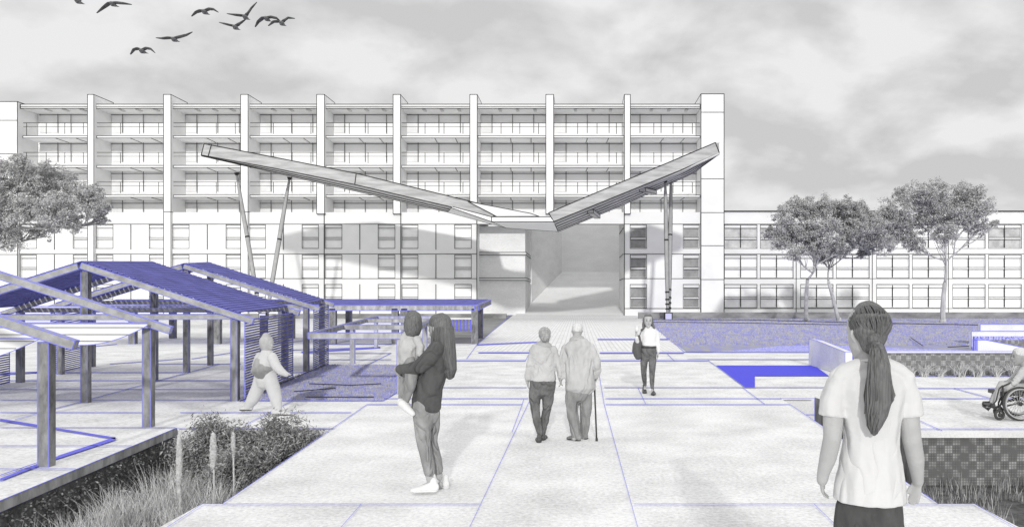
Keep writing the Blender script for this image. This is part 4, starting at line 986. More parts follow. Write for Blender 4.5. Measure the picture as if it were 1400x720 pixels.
class Fig:
    def __init__(s, Y, name, label, base, cat='person', group=None):
        s.Y = Y; s.k = Y/F; s.root = empty(name, base, label, cat, group)
    def J(s, px, py, dy=0.0): return P(px, py, s.Y+dy)
    def secs(s, rows, grow=1.0, gb=None):       # rows: (px, py, half px, half depth m, dy)
        return [(s.J(r[0], r[1], r[4] if len(r) > 4 else 0), r[2]*s.k*grow, r[3]*(gb or grow)) for r in rows]
    def chain(s, rows, g=1.0):                  # rows: (px, py, dy, r m)
        return [(s.J(r[0], r[1], r[2]), r[3]*g, r[3]*g) for r in rows]
    def shoe(s, heel, toe, w_, h, m, name='shoe', sole=True):
        heel, toe = V(heel), V(toe); d = (toe-heel).normalized(); L_ = (toe-heel).length; mb = MB()
        sd = d.cross(UP).normalized()
        mb.loft([(heel+UP*h*.62+d*.02*L_, w_*.72, h*.62), (heel+d*L_*.25+UP*h*.60, w_*.8, h*.60), (heel+d*L_*.55+UP*h*.46, w_*.95, h*.45), (heel+d*L_*.8+UP*h*.34, w_*1.0, h*.33), (heel+d*L_*.97+UP*h*.26, w_*.62, h*.25)], sd, 0, 12, 2)
        mb.loft([(heel+UP*h*1.0+d*.10*L_, w_*.62, w_*.7), (heel+UP*h*1.55+d*.10*L_, w_*.60, w_*.68)], sd, 0, 12, 1)
        o = solid(mb, name, m, s.root, .010, 2)
        if sole:
            b = MB(); z = .008
            b.loft([(heel+d*L_*t+UP*.010, w_*g, .012) for t, g in ((-.02, .55), (.05, .8), (.3, .82), (.6, 1.0), (.85, .98), (1.0, .5))], sd, 0, 12, 1)
            b.build('sole', [M['shoe_white'] if m == M['shoe_white'] else M['rubber']], o)
        return o

# ---- foreground woman in a white tee, seen from behind
f = Fig(3.41, 'person', 'woman seen from behind with long dark ponytail, white tee and dark trousers', (1.21, 3.41, 0))
k = f.k; J = f.J; look = V((-.35, .94, -.05)).normalized()
chin = J(1188, 489, .0)+V((0, .03, 0)); hh = 70*k
tors = [(1191, 500, 14, .055, .0), (1191, 506, 30, .075), (1190, 514, 47, .095), (1190, 530, 50, .11), (1191, 560, 41, .115), (1191, 600, 37, .11), (1190, 640, 43, .125), (1189, 668, 48, .135, .0)]
armL = [(1147, 524, .0, .044), (1140, 548, .0, .044), (1139, 575, -.01, .043), (1138, 598, -.02, .038), (1132, 625, 0, .036), (1126, 645, .02, .027), (1124, 656, .03, .024)]
armR = [(1234, 524, .0, .044), (1242, 546, 0, .044), (1243, 575, -.01, .043), (1247, 602, -.02, .039), (1252, 628, 0, .036), (1254, 648, .02, .027), (1255, 658, .03, .024)]
legs = [[(1210, 690, 0, .068), (1212, 740, 0, .078), (1213, 800, 0, .062), (1212, 840, .0, .056), (1211, 900, .03, .052), (1210, 968, .04, .034)], [(1167, 690, 0, .068), (1164, 740, 0, .078), (1162, 800, 0, .062), (1162, 840, 0, .056), (1161, 900, -.03, .052), (1160, 968, -.05, .034)]]
b = MB(); head(b, chin, hh, look)
b.loft([(J(1191, 512, -.0), .052, .05), (J(1191, 498, .0), .052, .055), (J(1190, 482, .02), .048, .054), (J(1189, 466, .04), .05, .055)], (1, 0, 0), 0, 14, 1)
b.loft(f.secs([(1191, 518, 34, .08)]+tors[3:], .80), (1, 0, 0)); b.loft(f.secs([(1189, 672, 46, .13), (1189, 700, 44, .125)], .80), (1, 0, 0))
b.loft(f.chain(armL)); b.loft(f.chain(armR))
for l in legs: b.loft(f.chain(l, .85))
for hx in (1161, 1210): b.loft([(J(hx, 975, 0), .04, .035), (J(hx, 983, .12), .045, .02)], (1, 0, 0))
hand(b, J(1124, 656, .03), J(1124.5, 680, .05)-J(1124, 656, .03), (1, -.25, 0), .105, .75, thumb=-1)
hand(b, J(1255, 658, .03), J(1249, 686, .03)-J(1255, 658, .03), (-.55, -.85, 0), .115, .55, thumb=1)
solid(b, 'body', M['skin_pale'], f.root, .0055, 3)
b = MB(); b.loft(f.secs(tors[:-1]+[(1189.5, 668, 48.5, .138), (1189.5, 682.5, 50, .145)]), (1, 0, 0), cap=0)
slv = lambda r0, r1, side: b.loft([(J(1190+side*38, 513, 0), .05, .062), (J(r0[0], r0[1], 0), .062, .064), (J(*r1), .070, .068)], (0, 1, 0), cap=1)
b.loft([(J(1144, 521), .046, .058), (J(1156, 511), .046, .062), (J(1172, 503), .040, .060), (J(1191, 500), .034, .058), (J(1210, 502), .040, .060), (J(1225, 510), .046, .062), (J(1237, 521), .046, .058)], (0, .3, 1), cap=1)
for x0, x1, x2, s1 in ((1143, 1138, 1137.5, -1), (1237, 1242, 1244, 1)):
    b.loft([(J(x0-s1*3, 521), .046, .060), (J(x1-s1, 545), .054, .060), (J(x2, 568), .057, .060)], (1, 0, 0), cap=0)
solid(b, 'tee_shirt', M['tee'], f.root, .0065, 3, .009, .07)
b = MB(); n_ = 28
b.tube([J(1191, 494, .0)+V((math.cos(2*math.pi*i/n_)*.060, math.sin(2*math.pi*i/n_)*.062-.004, -.012*math.sin(2*math.pi*i/n_))) for i in range(n_+1)], .0065, 0, 6); b.build('collar', [M['tee']], f.root)
b = MB(); b.loft(f.secs([(1188, 668, 38, .11), (1187, 690, 42, .12), (1187, 712, 43, .125)]), (1, 0, 0))
for l in legs: b.loft(f.chain(l[:5]+[(l[5][0], 955, l[5][2], .046)], 1.06))
solid(b, 'trousers', M['black_cloth'], f.root, .009, 4, .016, .13)
for hx, dy in ((1161, 0), (1210, .06)): f.shoe(V((J(hx, 0).x, 3.36+dy, .0)), V((J(hx, 0).x, 3.60+dy, .0)), .045, .06, M['shoe_dark'])
b = MB(); s_ = look.cross(UP).normalized()
b.loft([(J(1189, 416.5, .01), 9*k, .04), (J(1189, 419.5, .015), 15.5*k, .072), (J(1189, 426, .02), 21.5*k, .10), (J(1189, 433, .02), 25*k, .115), (J(1189, 443, .01), 26*k, .117), (J(1191, 454, -.015), 23.5*k, .10), (J(1195, 463, -.045), 18*k, .065), (J(1199, 470, -.085), 8*k, .028)], (1, 0, 0), 0, 20, 0)
b.loft([(J(1191, 470, -.03), 15*k, .045), (J(1190, 452, -.03), 22*k, .07)], (1, 0, 0))
solid(b, 'hair', M['hair'], f.root, .006, 3)
b = MB(); rng = random.Random(14); tie = J(1199, 469, -.088); cen = J(1189, 443, .012)
for q in range(330):
    a = rng.uniform(-.75, math.pi+.75); fr = rng.uniform(.1, 1.3)
    d0 = V((math.cos(a)*26.2*k, (fr-.25)*.10, math.sin(a)*26.5*k)); d1 = tie-cen; pts = []
    for i in range(9):
        t_ = i/8; d = d0.normalized().lerp(d1.normalized(), t_**1.1).normalized()
        e_ = 1/math.sqrt((d.x/(26.6*k))**2+(d.y/.122)**2+(d.z/(26*k if d.z > 0 else 23*k))**2); rr = e_*(1+rng.uniform(-.006, .012))
        sp_ = cen+d*rr; pts.append(sp_ if t_ < .55 else sp_.lerp(tie, ((t_-.55)/.45)**2))
    b.tube(pts, [.0012]+[.0022]*7+[.0018], 0, 4)
b.build('hair_strand', [M['hair']], f.root)
# ponytail: core and many strands
tail = [(1196, 462, -.085, 11), (1199, 471, -.105, 7.5), (1201, 480, -.125, 10), (1202, 500, -.14, 15), (1202, 525, -.15, 16.5), (1202, 548, -.15, 17.5), (1199, 566, -.145, 15), (1196, 581, -.14, 10), (1195, 592, -.14, 3.5)]
b = MB(); b.loft([(J(x, y, dy), w_*k*.92, .030*(w_/18)**.6+.008) for x, y, dy, w_ in tail], (1, 0, 0), 0, 16, 1)
rng = random.Random(4)
for q in range(260):
    a = rng.random()*6.28; rr = rng.random()**.4; w0 = rng.uniform(.7, 1.12); end = rng.choice((5, 6, 7, 8, 8)); ph = rng.random()*6; pts = []
    for i, (x, y, dy, w_) in enumerate(tail[1:end+1]):
        pts.append(J(x+math.cos(a)*rr*w_*w0+math.sin(i*1.3+ph)*1.1, y+rng.uniform(-1, 1), dy-abs(math.sin(a))*rr*.03-.004))
    n = len(pts); 
    if n > 2: b.tube(pts, [.0016+.0022*math.sin(math.pi*(i+.4)/(n+.2)) for i in range(n)], 0, 4)
for s0, pts in enumerate([[(1204, 478), (1213, 495), (1216, 515), (1222, 538), (1221, 546), (1212, 560), (1208, 578)], [(1206, 480), (1216, 500), (1218, 520), (1220, 535), (1217, 552)], [(1200, 480), (1210, 505), (1218, 522), (1223, 540), (1216, 556)], [(1195, 480), (1187, 510), (1182, 540), (1184, 570)]]):
    for q in range(7): b.tube([J(x+rng.uniform(-1, 1), y, -.13-i*.004) for i, (x, y) in enumerate(pts)], [.0024]*(len(pts)-1)+[.0006], 0, 4)
b.build('ponytail', [M['hair']], f.root)
b = MB(); c = J(1198.5, 470, -.10); b.loft([(c+V((0, 0, -.007)), 8.8*k, .03), (c+V((0, 0, .007)), 8.8*k, .03)], (1, 0, 0), 0, 14, 1); b.build('hair_tie', [M['hair_grey'] if False else M['denim_dark']], f.root)

# ---- mother seen in profile
f = Fig(7.47, 'person', 'woman with very long hair, dark jumper and jeans carrying a toddler', (G(585, 672).x, 7.47, 0))
k = f.k; J = f.J; look = V((-.88, .45, 0)).normalized(); chin = J(600, 465.5, 0); hh = 36*k
tor = [(600, 468, 6, .05), (600, 474, 14, .12), (597, 488, 19, .15), (591, 510, 20, .14), (586, 530, 19, .14), (583, 548, 20.5, .155), (583, 558, 20.5, .155)]
arm = [(597, 476, -.12, .065), (586, 490, -.17, .066), (573, 501, -.17, .060), (560, 504, -.12, .052), (547, 504, -.03, .042), (542, 504, .03, .036)]
arm2 = [(598, 478, .14, .06), (584, 494, .22, .055), (566, 508, .22, .045), (556, 516, .15, .035)]
lega = [(577, 556, -.07, .088), (578, 580, -.08, .080), (579, 604, -.08, .062), (584, 628, -.07, .058), (588, 656, -.06, .040)]
legb = [(588, 556, .08, .085), (590, 580, .09, .078), (589, 604, .10, .06), (596, 628, .12, .056), (601, 652, .13, .038)]
b = MB(); head(b, chin, hh, look); b.loft([(J(600, 474), .06, .06), (J(600, 462, .01), .048, .05), (J(602, 452), .05, .05)], (1, 0, 0)); b.loft(f.secs(tor[1:], .85), (1, 0, 0))
b.loft(f.chain(arm, .8)); b.loft(f.chain(arm2, .8)); b.loft(f.chain(lega, .85)); b.loft(f.chain(legb, .85))
for (a, c, dy) in ((590, 566, -.06), (604, 596, .13)): b.loft([(J(a-2, 662, dy), .03, .03), (J(c+6, 667, dy), .03, .018)], (0, 1, 0))
hand(b, J(544, 504, .0), V((-.2, .9, -.15)), (1, .2, .2), .16, .9, thumb=1); hand(b, J(558, 515, .12), V((-.8, -.5, .1)), (0, 0, 1), .15, .6)
solid(b, 'body', M['skin'], f.root, .009, 3)
b = MB(); b.loft(f.secs(tor), (1, 0, 0), cap=1); b.loft(f.chain(arm[:5], 1.12)); b.loft(f.chain(arm2[:3], 1.15))
solid(b, 'jumper', M['knit_dark'], f.root, .011, 4, .018, .16)
b = MB(); b.loft(f.secs([(583, 544, 17, .13), (583, 556, 18, .14), (583, 566, 17, .13)]), (1, 0, 0)); b.loft(f.chain(lega[:4]+[(587, 645, -.06, .050)], 1.05)); b.loft(f.chain(legb[:4]+[(599, 642, .12, .048)], 1.05))
solid(b, 'jeans', M['denim'], f.root, .010, 4, .014, .12)
f.shoe(J(596, 671.6, -.07), J(562, 672, -.10), .05, .07, M['shoe_white']); sh = f.shoe(V((J(607, 0).x, 7.60, 0)), V((J(594, 0).x, 7.86, 0)), .048, .07, M['shoe_white'])
b = MB(); hair_cap(b, chin, hh, look, .38, 1.10, .05)
b.loft([(J(604, 440, .0), 13*k, .11), (J(606, 455, .0), 15.5*k, .12), (J(607, 475, .0), 16*k, .12), (J(611, 492, .0), 13*k, .10), (J(615, 505, .0), 10*k, .08), (J(615, 513, .0), 6*k, .05)], (1, 0, 0), 0, 16, 2)
solid(b, 'hair', M['hair'], f.root, .008, 3)
b = MB(); rng = random.Random(9)
for q in range(150):
    a = rng.random()*6.28; ca, sa = math.cos(a), math.sin(a); n_ = rng.choice((5, 6)); pts = []
    for i, (x, y, w_, d_) in enumerate([(603, 431, 7, .06), (605, 448, 14.5, .115), (606, 470, 16, .12), (610, 490, 13.5, .105), (614, 505, 10, .08), (615, 516, 5.5, .05)][:n_]): pts.append(V((J(x, 0).x+ca*w_*k*1.01, f.Y+sa*d_*1.03, J(0, y).z)))
    b.tube(pts, [.003]*(len(pts)-1)+[.001], 0, 4)
b.build('hair_strand', [M['hair']], f.root)

# ---- toddler in her arms
f = Fig(7.47, 'person', 'toddler with bobbed hair and pale hoodie carried on the arm of a woman', J(562, 515, 0)); J = f.J
look = V((-.55, .8, 0)).normalized(); chin = J(564, 456, -.0); hh = 29*k
b = MB(); head(b, chin, hh, look); b.loft([(J(563, 460), .035, .035), (J(563, 450), .033, .035)], (1, 0, 0))
b.loft(f.secs([(562, 463, 9, .07), (561, 478, 11, .085), (560, 495, 11, .09)], .85), (1, 0, 0))
ca = [(570, 464, -.08, .035), (575, 474, -.12, .034), (574, 484, -.14, .030), (580, 487, -.13, .022)]
cl = [(562, 494, -.06, .068), (563, 512, -.1, .064), (560, 530, -.11, .050), (555, 548, -.10, .030)]; cl2 = [(560, 497, .06, .05), (552, 515, .12, .045), (550, 535, .14, .035), (549, 545, .14, .03)]
b.loft(f.chain(ca, .85)); b.loft(f.chain(cl, .85)); b.loft(f.chain(cl2, .85)); b.loft([(J(555, 550, -.1), .026, .025), (J(560, 556, -.1), .025, .02)]); b.loft([(J(549, 547, .14), .026, .025), (J(552, 553, .14), .025, .02)])
hand(b, J(580, 487, -.13), (.9, 0, -.2), (0, 1, 0), .08, .7)
b.loft([(J(553, 464, .08), .03, .03), (J(549, 476, .1), .03, .03), (J(548, 486, .1), .025, .025)])
solid(b, 'body', M['skin_pale'], f.root, .007, 3)
b = MB(); b.loft(f.secs([(563, 460, 8, .05), (562, 466, 15, .09), (561, 478, 16.5, .11), (560, 492, 16, .11)]), (1, 0, 0)); b.loft(f.chain(ca[:3]+[(577, 486, -.14, .028)], 1.1))
b.loft([(J(555, 458, .02), .04, .04), (J(552, 466, .0), .035, .06)], (1, 0, 0)); b.loft([(J(553, 464, .08), .04, .04), (J(549, 476, .1), .04, .04), (J(548, 484, .1), .035, .035)])
solid(b, 'hoodie', M['knit_pale'], f.root, .008, 4, .012, .07)
b = MB(); b.loft(f.chain(cl, 1.05)); b.loft(f.chain(cl2, 1.05)); b.loft(f.secs([(560, 490, 11, .09), (560, 500, 11, .09)]), (1, 0, 0)); solid(b, 'trousers', M['trouser'], f.root, .009, 4, .01, .08)
for (h, t) in ((J(550, 551.5, -.12), J(564, 565, -.17)), (J(548, 549, .12), J(557, 558, .08))):
    d = (t-h); b = MB(); b.loft([(h+V((0, 0, .0)), .040, .040), (h.lerp(t, .5), .042, .036), (t, .032, .026)], (0, 1, 0)); solid(b, 'shoe', M['shoe_white'], f.root, .008, 2)
b = MB(); hair_cap(b, chin, hh, look, .30, 1.14, .05, low_back=.12); b.loft([(chin+UP*hh*.20-look*hh*.04, .42*hh, .40*hh), (chin+UP*hh*.5-look*hh*.06, .43*hh, .46*hh), (chin+UP*hh*.72-look*hh*.06, .40*hh, .44*hh)], look.cross(UP)); solid(b, 'hair', M['hair'], f.root, .007, 3)

# ---- elder couple from behind
Yc = G(760, 602).y
f = Fig(Yc, 'person', 'grey haired woman seen from behind in pale jumper and dark jeans, holding a hand', (G(740, 601).x, Yc, 0), group=None); J = f.J; k = f.k
look = V((.15, .99, 0)).normalized(); chin = J(745, 469, .02); hh = 21.5*k
tor = [(744, 470, 5, .045), (743, 473, 15, .085), (742, 480, 19, .11), (742, 497, 17, .105), (742, 510, 17.5, .115), (742, 519, 18.5, .125)]
al = [(729, 478, 0, .040), (724, 498, -.01, .038), (721.5, 512, .0, .036), (721, 522, .02, .028)]; ar = [(757, 477, 0, .040), (762.5, 496, -.01, .038), (766, 510, 0, .036), (766, 519, .02, .028)]
ll = [(733, 522, 0, .082), (731, 545, 0, .072), (731.5, 560, -.01, .056), (735, 578, -.05, .050), (738, 592, -.08, .036)]; lr = [(751, 522, 0, .082), (749, 545, .03, .072), (747.5, 560, .04, .056), (744, 578, .06, .050), (742, 592, .06, .036)]
b = MB(); head(b, chin, hh, look); b.loft([(J(744, 475), .05, .05), (J(745, 463, .01), .045, .046)], (1, 0, 0)); b.loft(f.secs(tor[1:], .85), (1, 0, 0))
for c in (al, ar, ll, lr): b.loft(f.chain(c, .86))
for x, dy in ((737, -.08), (743, .06)): b.loft([(J(x, 598, dy), .028, .028), (J(x, 600, dy+.12), .03, .02)], (1, 0, 0))
hand(b, J(721, 521, .02), V((.05, .1, -1)), (1, 0, 0), .125, .6, thumb=-1); hand(b, J(766, 518, .02), V((.1, .15, -1)), (-1, 0, 0), .125, .8, thumb=1)
solid(b, 'body', M['skin'], f.root, .009, 3)
b = MB(); b.loft(f.secs(tor), (1, 0, 0), cap=1); b.loft(f.chain(al[:3]+[(721, 517, 0, .034)], 1.1)); b.loft(f.chain(ar[:3]+[(766, 514, 0, .034)], 1.1)); solid(b, 'jumper', M['knit_pale'], f.root, .009, 3, .014, .07)
b = MB(); b.loft(f.secs([(742, 515, 17, .115), (742, 524, 18, .125), (742, 531, 17, .11)]), (1, 0, 0)); b.loft(f.chain(ll, 1.05)); b.loft(f.chain(lr, 1.05)); solid(b, 'jeans', M['denim_dark'], f.root, .010, 3, .016, .10)
f.shoe(V((J(737.5, 0).x, Yc-.14, .0)), V((J(735.5, 0).x, Yc+.10, .0)), .042, .06, M['shoe_dark']); f.shoe(V((J(742, 0).x, Yc+.02, 0)), V((J(744, 0).x, Yc+.26, 0)), .042, .06, M['shoe_dark'])
b = MB(); hair_cap(b, chin, hh, look, .36, 1.12, .05, low_back=.22); b.loft([(J(745, 462, -.11), .05, .045), (J(747, 459, -.13), .045, .04)], (1, 0, 0)); solid(b, 'hair', M['hair_grey'], f.root, .008, 3, .02, .04)

f = Fig(Yc+.02, 'person', 'white haired man seen from behind in loose pale jacket leaning on a cane', (G(789, 602).x, Yc+.02, 0)); J = f.J; k = f.k
look = V((-.25, .97, -.1)).normalized(); chin = J(789, 462, .06); hh = 20.5*k
tor = [(788, 462, 6, .05), (789, 465.5, 14, .09), (790, 472, 19.5, .12), (791, 492, 20, .13), (792, 508, 20.5, .14), (793.5, 520, 21, .15), (794, 530, 21.5, .155)]
al = [(773, 475, 0, .046), (768.5, 494, -.02, .046), (767, 508, .0, .044), (767, 517, .02, .036)]; ar = [(808, 474, 0, .046), (815.5, 492, -.03, .046), (817, 506, 0, .044), (815, 516, .05, .034)]
ll = [(783, 528, 0, .092), (782, 550, 0, .082), (783, 568, .0, .068), (786, 585, -.02, .062), (787, 596, -.02, .05)]; lr = [(800, 528, 0, .09), (801, 550, .05, .08), (800.5, 568, .08, .066), (799, 585, .09, .058), (798, 594, .10, .048)]
b = MB(); head(b, chin, hh, look); b.loft([(J(788, 470), .055, .055), (J(789, 457, .03), .05, .05)], (1, 0, 0)); b.loft(f.secs(tor[1:], .84), (1, 0, 0))
for c in (al, ar, ll, lr): b.loft(f.chain(c, .82))
for x, dy in ((785, -.04), (798, .1)): b.loft([(J(x, 599, dy), .03, .03), (J(x-2, 600.5, dy+.14), .032, .022)], (1, 0, 0))
hand(b, J(767.5, 516, .03), V((-.15, .1, -1)), (1, 0, 0), .13, .8, thumb=1); hand(b, J(815, 515, .05), V((-.25, .3, -.9)), (-.3, .9, 0), .13, 1.1, thumb=-1)
solid(b, 'body', M['skin'], f.root, .009, 3)
b = MB(); b.loft(f.secs(tor), (1, 0, 0), cap=1); b.loft(f.chain(al[:3]+[(767.5, 514, 0, .042)], 1.12)); b.loft(f.chain(ar[:3]+[(815.5, 512, .03, .042)], 1.12)); solid(b, 'jacket', M['jacket'], f.root, .009, 3, .016, .07)
b = MB(); b.loft(f.secs([(791, 520, 18, .13), (791, 530, 18, .13), (791, 538, 17, .12)]), (1, 0, 0)); b.loft(f.chain(ll, 1.06)); b.loft(f.chain(lr, 1.06)); solid(b, 'trousers', M['trouser'], f.root, .010, 3, .026, .12)
f.shoe(V((J(792, 0).x, Yc-.02, 0)), V((J(776, 0).x, Yc+.12, 0)), .048, .07, M['shoe_grey']); f.shoe(V((J(801, 0).x, Yc+.10, 0)), V((J(795, 0).x, Yc+.34, 0)), .048, .07, M['shoe_grey'])
b = MB(); hair_cap(b, chin, hh, look, .42, 1.09, .04, low_back=.34); solid(b, 'hair', M['hair_white'], f.root, .008, 3, .012, .04)
b = MB(); b.loft([(J(783, 464.5, -.0), .02, .02), (J(788, 463.5, -.075), .022, .022), (J(794, 464, -.03), .02, .02)], (0, 0, 1)); b.build('collar', [M['jacket']], f.root)
b = MB(); top = J(812.5, 520, .09); bot = V((J(815.7, 0).x, Yc-.02, .0)); b.tube([bot, bot.lerp(top, .5), top], [.011, .011, .012], 0, 8); b.tube([top, top+V((.0, -.02, .03)), top+V((0, -.07, .035)), top+V((0, -.12, .015))], .014, 0, 8)
b.loft([(bot, .017, .017), (bot+V((0, 0, .04)), .014, .014)], (1, 0, 0), 1, 8, 0)
tag(reorigin(b.build('walking_cane', [M['frame_black'], M['rubber']]), bot), 'thin dark walking cane in the right hand of the white haired man', 'cane')

# ---- woman walking towards the camera
Yw = G(890, 538).y
f = Fig(Yw, 'person', 'young woman in white roll neck and grey trousers walking towards the camera', (G(886, 538).x, Yw, 0)); J = f.J; k = f.k
look = V((.02, -1, 0)); chin = J(886, 446, -.03); hh = 16*k
tor = [(887, 447, 4, .05), (887, 451, 10, .08), (887.5, 455, 12.5, .10), (887.5, 464, 10.5, .11), (887, 472, 9.5, .10), (886.5, 478, 10.5, .11)]
ar = [(898, 455, 0, .042), (899.5, 467, -.01, .037), (900, 476, -.03, .032), (899.5, 483, -.05, .024)]; al = [(877.5, 455, 0, .042), (873.5, 466, .0, .037), (871.5, 468, -.05, .034), (870, 458, -.16, .028), (870, 455, -.17, .024)]
ll = [(881.5, 480, 0, .080), (880.5, 495, .02, .068), (880, 507, .03, .054), (881, 518, .12, .046), (881.8, 526, .2, .032)]; lr = [(892, 480, 0, .080), (892, 495, -.08, .068), (891.5, 508, -.12, .054), (891.5, 520, -.12, .046), (891.6, 529, -.12, .032)]
b = MB(); head(b, chin, hh, look); b.loft([(J(887, 452), .05, .05), (J(886, 443), .042, .045)], (1, 0, 0)); b.loft(f.secs(tor[1:], .86), (1, 0, 0))
for c in (al, ar, ll, lr): b.loft(f.chain(c, .86))
b.loft([(J(881.8, 529, .2), .026, .026), (J(881.8, 531, .08), .028, .02)], (1, 0, 0)); b.loft([(J(891.8, 533, -.12), .026, .026), (J(892, 537, -.24), .028, .02)], (1, 0, 0))
hand(b, J(899.5, 483, -.05), V((.03, -.1, -1)), (-1, 0, 0), .13, .5, thumb=1); hand(b, J(870, 455.5, -.17), V((.05, -.1, 1)), (.2, -.9, 0), .12, 1.0, thumb=-1)
solid(b, 'body', M['skin_pale'], f.root, .008, 2)
b = MB(); b.loft([(J(886.5, 447.5), .055, .055), (J(886.7, 452), .06, .058)], (1, 0, 0)); b.loft(f.secs(tor[1:5]), (1, 0, 0), cap=1); b.loft(f.chain(ar[:3]+[(899.8, 480, -.04, .029)], 1.1)); b.loft(f.chain(al[:3]+[(870.3, 461, -.15, .031)], 1.1)); solid(b, 'roll_neck', M['knit_white'], f.root, .011, 3, .01, .1)
b = MB(); b.loft(f.secs([(886.8, 473, 9.8, .10), (886.6, 480, 10.8, .115), (886.6, 486, 10, .10)]), (1, 0, 0)); b.loft(f.chain(ll, 1.05)); b.loft(f.chain(lr, 1.05)); solid(b, 'trousers', M['denim_dark'], f.root, .010, 3, .012, .12)
b = MB(); b.loft([(J(886.8, 473.3), 10.3*k, .112), (J(886.8, 475.2), 10.5*k, .115)], (1, 0, 0), 0, 20, 0); b.build('belt', [M['frame_black']], f.root)
f.shoe(V((J(881.8, 0).x, Yw+.25, .03)), V((J(882, 0).x, Yw+.02, .0)), .045, .07, M['shoe_dark']); f.shoe(V((J(891.6, 0).x, Yw-.08, .0)), V((J(892, 0).x, Yw-.32, .02)), .045, .07, M['shoe_dark'])
b = MB(); hair_cap(b, chin, hh, look, .72, 1.10, .0, low_back=.1)
for s in (-1, 1): b.loft([(J(886+s*2.5, 431, .02), .03, .05), (J(886+s*5.2, 436, .01), .024, .07), (J(886+s*6.2, 443, .02), .028, .06), (J(887+s*7, 449, .0), .026, .05)], (1, 0, 0))
b.loft([(J(886, 438, .09), .10, .05), (J(886.5, 450, .10), .11, .035)], (1, 0, 0))
solid(b, 'hair', M['hair'], f.root, .009, 2); face_parts(f.root, chin, hh, look)
bag = empty('shoulder_bag', J(871, 488, 0), 'large dark shoulder bag hanging at the hip of the approaching woman', 'bag')
b = MB(); b.loft([(J(873, 461, -.02), .05, .05), (J(871.5, 470, -.02), .085, .075), (J(870.5, 480, -.02), .095, .085), (J(872.5, 486, -.02), .08, .075)], (1, 0, 0)); solid(b, 'bag_body', M['leather'], bag, .012, 3, .02, .15)
b = MB(); b.beam(J(873, 462, -.1), J(877.5, 451, -.1), .05, .012, 0); b.beam(J(877.5, 451, -.1), J(878.5, 449.5, .02), .05, .012, 0); b.beam(J(878.5, 449.5, .02), J(874, 462, .09), .05, .012, 0); b.build('strap', [M['leather']], bag)
cup = empty('takeaway_cup', J(870, 451, -.21), 'small white takeaway cup raised in the hand of the approaching woman', 'cup')
b = MB(); c = J(870.5, 449.5, -.235); b.loft([(c-UP*.05, .028, .028), (c+UP*.05, .036, .036)], (1, 0, 0), 0, 14, 0); b.build('cup_body', [M['shoe_white']], cup)
b = MB(); b.loft([(c+UP*.051, .039, .039), (c+UP*.062, .037, .037)], (1, 0, 0), 0, 14, 0); b.build('lid', [M['wallwhite']], cup)

# ---- hooded striding figure
Yh = 12.45
f = Fig(Yh, 'person', 'pale hooded figure in loose padded clothes striding past the slatted screen', (G(362, 566).x, Yh, 0)); J = f.J; k = f.k
look = V((.9, -.45, 0)).normalized(); chin = J(366, 480, 0); hh = 19*k
tor = [(365, 478, 7, .07), (365, 484, 10, .11), (364, 494, 14, .15), (362, 505, 15, .16), (363, 514, 13, .15)]
ll = [(358, 514, .03, .105), (352, 532, .06, .095), (345, 546, .08, .085), (338, 556, .1, .06)]; lr = [(368, 514, -.04, .105), (374, 532, -.08, .095), (378, 548, -.08, .080), (380, 558, -.08, .055)]
ar = [(372, 488, -.13, .07), (378, 500, -.17, .065), (385, 508, -.18, .055), (391, 511, -.18, .04)]; al = [(356, 488, .13, .07), (350, 500, .17, .06), (352, 508, .12, .05)]
b = MB(); head(b, chin, hh, look); b.loft([(J(365, 487), .05, .05), (J(366, 475), .045, .05)], (1, 0, 0)); b.loft(f.secs(tor[1:], .8), (1, 0, 0))
for c in (ll, lr, ar, al): b.loft(f.chain(c, .8))
b.loft([(J(338, 558, .1), .03, .03), (J(331, 561, .1), .03, .02)]); b.loft([(J(380, 560, -.08), .03, .03), (J(390, 563, -.08), .03, .02)])
hand(b, J(390, 510.5, -.18), V((1, 0, -.2)), (0, 1, 0), .1, .5); hand(b, J(352, 509, .12), V((.3, 0, -.9)), (1, 0, 0), .1, .5)
solid(b, 'body', M['skin_pale'], f.root, .009, 3)
b = MB(); b.loft([(chin+UP*hh*.02, .3*hh, .34*hh), (chin+UP*hh*.3-look*.02, .44*hh, .48*hh), (chin+UP*hh*.6-look*.03, .50*hh, .54*hh), (chin+UP*hh*.92-look*.03, .44*hh, .48*hh), (chin+UP*hh*1.06-look*.03, .30*hh, .34*hh)], look.cross(UP)); solid(b, 'hood', M['hood'], f.root, .011, 4)
b = MB(); b.loft(f.secs(tor), (1, 0, 0)); b.loft(f.chain(ar, 1.12)); b.loft(f.chain(al, 1.12)); solid(b, 'padded_jacket', M['puffy'], f.root, .012, 5, .02, .2)
b = MB(); b.loft(f.secs([(361, 499, 15, .165), (361, 505, 18, .19), (363, 511, 13, .17)]), (1, 0, 0)); solid(b, 'waist_pouch', M['puffy_dark'], f.root, .012, 5)
b = MB(); b.loft(f.secs([(363, 510, 12, .14), (363, 520, 13, .15)]), (1, 0, 0)); b.loft(f.chain(ll, 1.08)); b.loft(f.chain(lr, 1.08)); solid(b, 'loose_trousers', M['puffy'], f.root, .012, 5, .015, .2)
for h, t in ((J(343, 561, .1), J(328.5, 559, .1)), (J(374, 565.5, -.08), J(397, 566, -.08))):
    h.z = max(h.z, .02) if h.x < J(350, 0).x else 0.0; t.z = .05 if h.x < J(350, 0).x else 0.0; f.shoe(h, t, .062, .085, M['puffy'])

